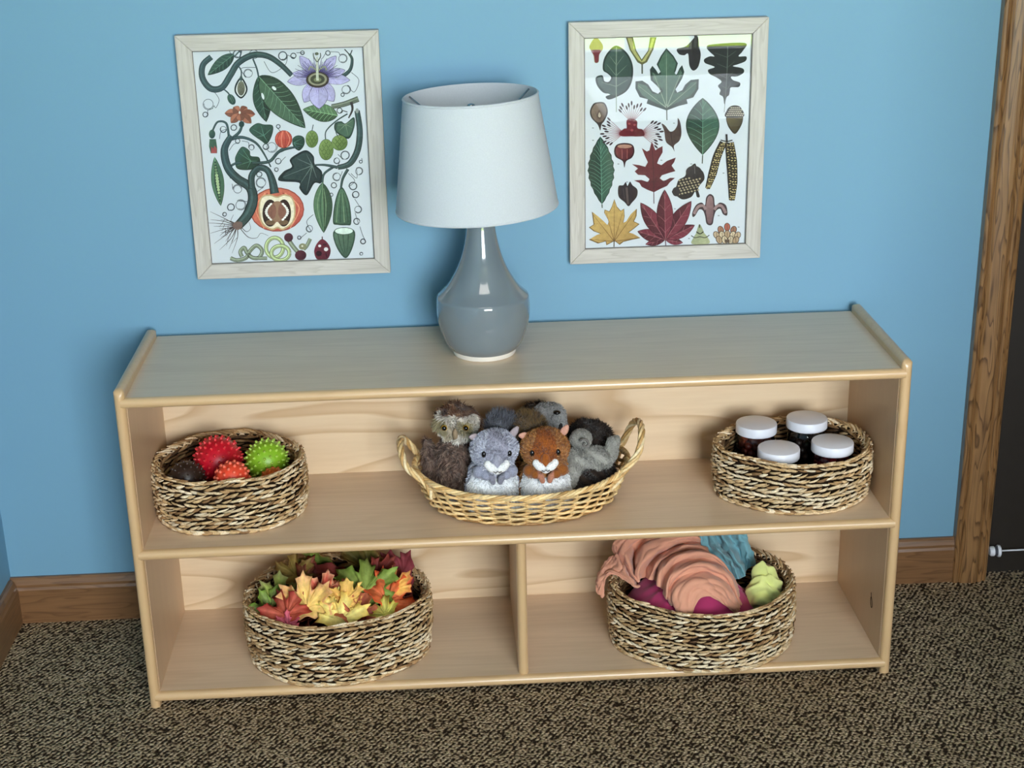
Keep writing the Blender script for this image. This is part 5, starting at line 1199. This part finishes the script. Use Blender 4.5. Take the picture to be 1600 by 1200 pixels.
# red tufted flower
for c0, a0, a1, n2 in (((322, 520), -2.3, -.85, 11), ((285, 570), 2.4, 3.95, 12), ((360, 570), -.8, .75, 12)):
    for i in range(n2):
        a = a0 + (a1 - a0) * i / (n2 - 1); r = 82 + 10 * (i % 3); e = np.array(c0) + r * np.array((math.cos(a), math.sin(a) * .9)); B.line([c0, e], [2.6, 1.6], (150, 92, 96)); B.ell(e[0], e[1], 11, 4.2, (58, 40, 46), rot=a)
B.fill([(298, 510), (318, 502), (346, 512), (348, 545), (372, 552), (380, 580), (345, 585), (320, 584), (275, 584), (262, 570), (285, 548), (298, 545)], (112, 38, 44), True, (86, 28, 36)).ell(310, 525, 6, 5, (160, 80, 80)).ell(335, 530, 6, 5, (160, 80, 80)).ell(322, 555, 7, 6, (150, 70, 72)); B.end('printed_tufted_flower')
B.fill([(462, 525), (480, 535), (500, 560), (520, 556), (536, 530), (538, 498), (550, 520), (555, 570), (545, 605), (520, 628), (522, 655), (510, 635), (482, 610), (474, 560)], (84, 66, 62), True, (58, 44, 42)); B.line([(505, 565), (512, 620)], 3, (40, 30, 30)); B.end('printed_beechnut')
B.leaf((654, 672), (656, 402), 158, (66, 96, 78), belly=.52, nv=7); B.line([(654, 672), (652, 712)], 5, (60, 72, 60)); B.end('printed_leaf')
B.fill([(766, 490), (772, 455), (800, 437), (835, 446), (846, 490), (838, 530), (808, 572), (780, 545), (768, 515)], (60, 52, 38)).fill([(772, 495), (842, 495), (832, 530), (808, 562), (784, 540)], (112, 100, 72), True, (70, 62, 44)).fill([(764, 492), (772, 458), (800, 440), (835, 448), (848, 490)], (46, 40, 34))
for i in range(5):
    for j in range(9): B.ell(772 + j * 9 + (i % 2) * 4 + i * .6 - 2, 484 - i * 9 + .06 * (j - 4) ** 2 * 1, 3.6, 2.8, (186, 174, 148)) if abs(j - 4) < 5 - i * .5 else None
B.end('printed_acorn')
# catkins
for pts, w in (([(752, 612), (722, 680), (700, 760), (676, 830)], [34, 40, 40, 22]), ([(780, 612), (790, 700), (794, 800), (790, 885)], [42, 52, 46, 26])):
    B.line(pts, w, (40, 36, 28)); q = catmull(pts, 8); k = len(q); ww = np.interp(np.linspace(0, 1, k), np.linspace(0, 1, len(w)), w)
    for i in range(1, k - 1):
        for sx in (-.28, .02, .3): B.ell(q[i][0] + sx * ww[i] + (i % 2) * 3, q[i][1] + (5 if sx < 0 else -3), 5, 2.6, (186, 168, 116) if (i + int(sx * 10)) % 3 else (120, 104, 70), rot=.5 if i % 2 else -.5)
B.line([(766, 572), (768, 612)], 9, (44, 38, 34)).line([(738, 600), (768, 606), (794, 600)], 5, (44, 38, 34)); B.end('printed_catkin')
B.leaf((180, 905), (174, 586), 116, (64, 94, 78), belly=.5, nv=12, teeth=1); B.line([(180, 905), (181, 922)], 5, (70, 84, 70)); B.end('printed_leaf')
B.fill([(250, 625), (285, 616), (324, 624), (334, 655), (322, 685), (295, 702), (286, 732), (278, 702), (246, 682), (238, 652)], (54, 26, 28)).fill([(254, 632), (286, 628), (320, 632), (327, 656), (314, 682), (287, 696), (256, 682), (246, 656)], (112, 50, 50), True, (82, 34, 36)).ell(288, 632, 34, 9, (176, 132, 112)).line([(275, 645), (276, 690)], 4, (146, 84, 78)).line([(300, 645), (299, 690)], 4, (140, 78, 74)); B.end('printed_chestnut')
B.fill([(258, 820), (280, 815), (292, 800), (300, 818), (312, 798), (324, 815), (346, 835), (344, 868), (320, 898), (304, 914), (286, 895), (258, 868)], (52, 42, 42), True).line([(296, 825), (302, 905)], 10, (92, 78, 74)).line([(280, 830), (286, 880)], 4, (74, 62, 60)); B.end('printed_seed')
B.fill([(415, 608), (432, 650), (446, 640), (466, 630), (466, 660), (448, 690), (440, 712), (460, 720), (486, 700), (528, 684), (520, 706), (508, 722), (526, 748), (492, 758), (462, 768), (452, 782), (470, 796), (500, 780), (524, 780), (500, 800), (486, 818), (455, 832), (424, 848), (392, 836), (366, 822), (356, 804), (330, 792), (366, 790), (396, 800), (404, 784), (384, 768), (350, 766), (334, 750), (350, 736), (322, 716), (356, 720), (384, 728), (396, 706), (382, 676), (368, 640), (392, 656), (404, 650)], (104, 44, 50), False, (84, 32, 40)); B.line([(416, 622), (422, 740), (424, 902)], [2.5, 3, 4], (70, 30, 34)); vein_all((422, 800), ((508, 700), (345, 735), (500, 790), (360, 798)), (76, 28, 36), 3); B.end('printed_red_oak_leaf')
B.fill([(616, 712), (628, 730), (655, 750), (662, 785), (640, 815), (632, 835), (640, 868), (626, 870), (618, 845), (600, 870), (560, 882), (530, 865), (508, 846), (528, 822), (540, 790), (570, 772), (580, 745)], (44, 40, 38), True)
for i in range(6):
    for j in range(7):
        x, y = 545 + j * 15 + (i % 2) * 7 - i * 2, 792 + i * 13 - j * 3.5
        if 540 < x < 650 and y < 866 and y > 775: B.ell(x, y, 5, 4, (164, 150, 120))
B.ell(612, 752, 38, 30, (62, 58, 58), (40, 36, 36)).ell(528, 845, 18, 22, (52, 48, 48)).line([(615, 720), (617, 760)], 3, (100, 96, 94)); B.end('printed_acorn')
B.fill([(688, 856), (706, 870), (712, 910), (735, 896), (762, 908), (770, 940), (766, 958), (748, 950), (736, 926), (716, 936), (706, 965), (700, 996), (686, 1004), (670, 994), (664, 960), (654, 934), (636, 930), (618, 958), (606, 964), (604, 944), (622, 908), (648, 896), (664, 908), (670, 872)], (70, 56, 58), True).fill([(688, 864), (700, 876), (704, 925), (696, 985), (686, 996), (676, 986), (668, 925), (676, 876)], (146, 116, 114), True, (110, 84, 84)).line([(612, 950), (632, 916), (656, 912), (668, 930)], 13, (150, 124, 122)).line([(762, 946), (744, 914), (722, 912), (708, 930)], 13, (150, 124, 122)); B.end('printed_seedling')
# golden maple leaf
gm = [(238, 880), (250, 915), (268, 935), (284, 925), (286, 962), (280, 992), (296, 985), (318, 950), (344, 925), (342, 960), (330, 985), (356, 998), (330, 1020), (305, 1038), (330, 1046), (360, 1064), (320, 1072), (280, 1082), (262, 1096), (238, 1078), (200, 1098), (196, 1080), (160, 1090), (118, 1072), (150, 1052), (172, 1044), (140, 1032), (118, 1014), (140, 1000), (132, 940), (160, 962), (186, 985), (205, 1004), (212, 985), (190, 945), (192, 930), (214, 938), (226, 915)]
B.fill(gm, (118, 92, 48), False); g = np.array(gm, float); c = g.mean(0); B.fill(c + (g - c) * .95, (200, 168, 100), False, (176, 140, 84)); vein_all((236, 1080), ((238, 895), (135, 950), (340, 935), (125, 1070), (350, 1062), (200, 945), (276, 945)), (128, 96, 54), 3.6); B.line([(236, 1075), (235, 1106)], 5, (92, 84, 60)); B.end('printed_maple_leaf')
# purple palmate leaf
for tx, ty, w in ((382, 1094, 34), (560, 1086, 34), (345, 1032, 58), (616, 1002, 56), (360, 896, 74), (600, 888, 74), (474, 834, 78)): B.leaf((476, 1072), (tx, ty), w, (116, 50, 62), vein=(154, 92, 98), belly=.5, nv=4)
B.line([(476, 1068), (478, 1098)], 4, (90, 50, 56)); B.end('printed_palmate_leaf')
B.fill([(638, 998), (652, 1020), (660, 1040), (676, 1060), (682, 1090), (602, 1092), (610, 1060), (622, 1040), (628, 1018)], (150, 156, 120), True, (176, 178, 138)).line([(622, 1034), (640, 1044), (656, 1034)], 5, (56, 54, 46)).line([(598, 1052), (616, 1062), (640, 1058), (664, 1062), (684, 1050)], 4, (70, 70, 54)).line([(638, 1000), (638, 1015)], 5, (56, 54, 46)); B.end('printed_cone_bud')
for i, (x, y, c) in enumerate(((768, 1012, (172, 96, 80)), (738, 1026, (158, 112, 88)), (798, 1026, (158, 112, 88)), (718, 1050, (190, 166, 134)), (744, 1050, (208, 190, 156)), (768, 1046, (176, 150, 118)), (794, 1050, (208, 190, 156)), (816, 1052, (190, 166, 134)), (730, 1072, (176, 150, 118)), (756, 1072, (206, 188, 154)), (784, 1072, (206, 188, 154)), (808, 1074, (176, 150, 118)))):
    B.ell(x, y, 15, 20, (70, 56, 46), rot=(x - 768) * .012).ell(x, y, 12, 17, c, rot=(x - 768) * .012).line([(x, y - 12), (x + 1, y + 12)], 2.5, (110, 90, 70))
B.line([(768, 1070), (768, 1086)], 22, (96, 78, 64)); B.end('printed_bud_cluster')
# tiny illegible figure marks beside the motifs
for x, y in ((140, 546), (140, 604), (258, 715), (298, 800), (460, 697), (520, 522), (600, 714), (522, 926), (728, 958), (752, 757), (822, 1012), (588, 1066)):
    B.ell(x, y, 5, 2.6, (142, 146, 148))
B.end('printed_marks')
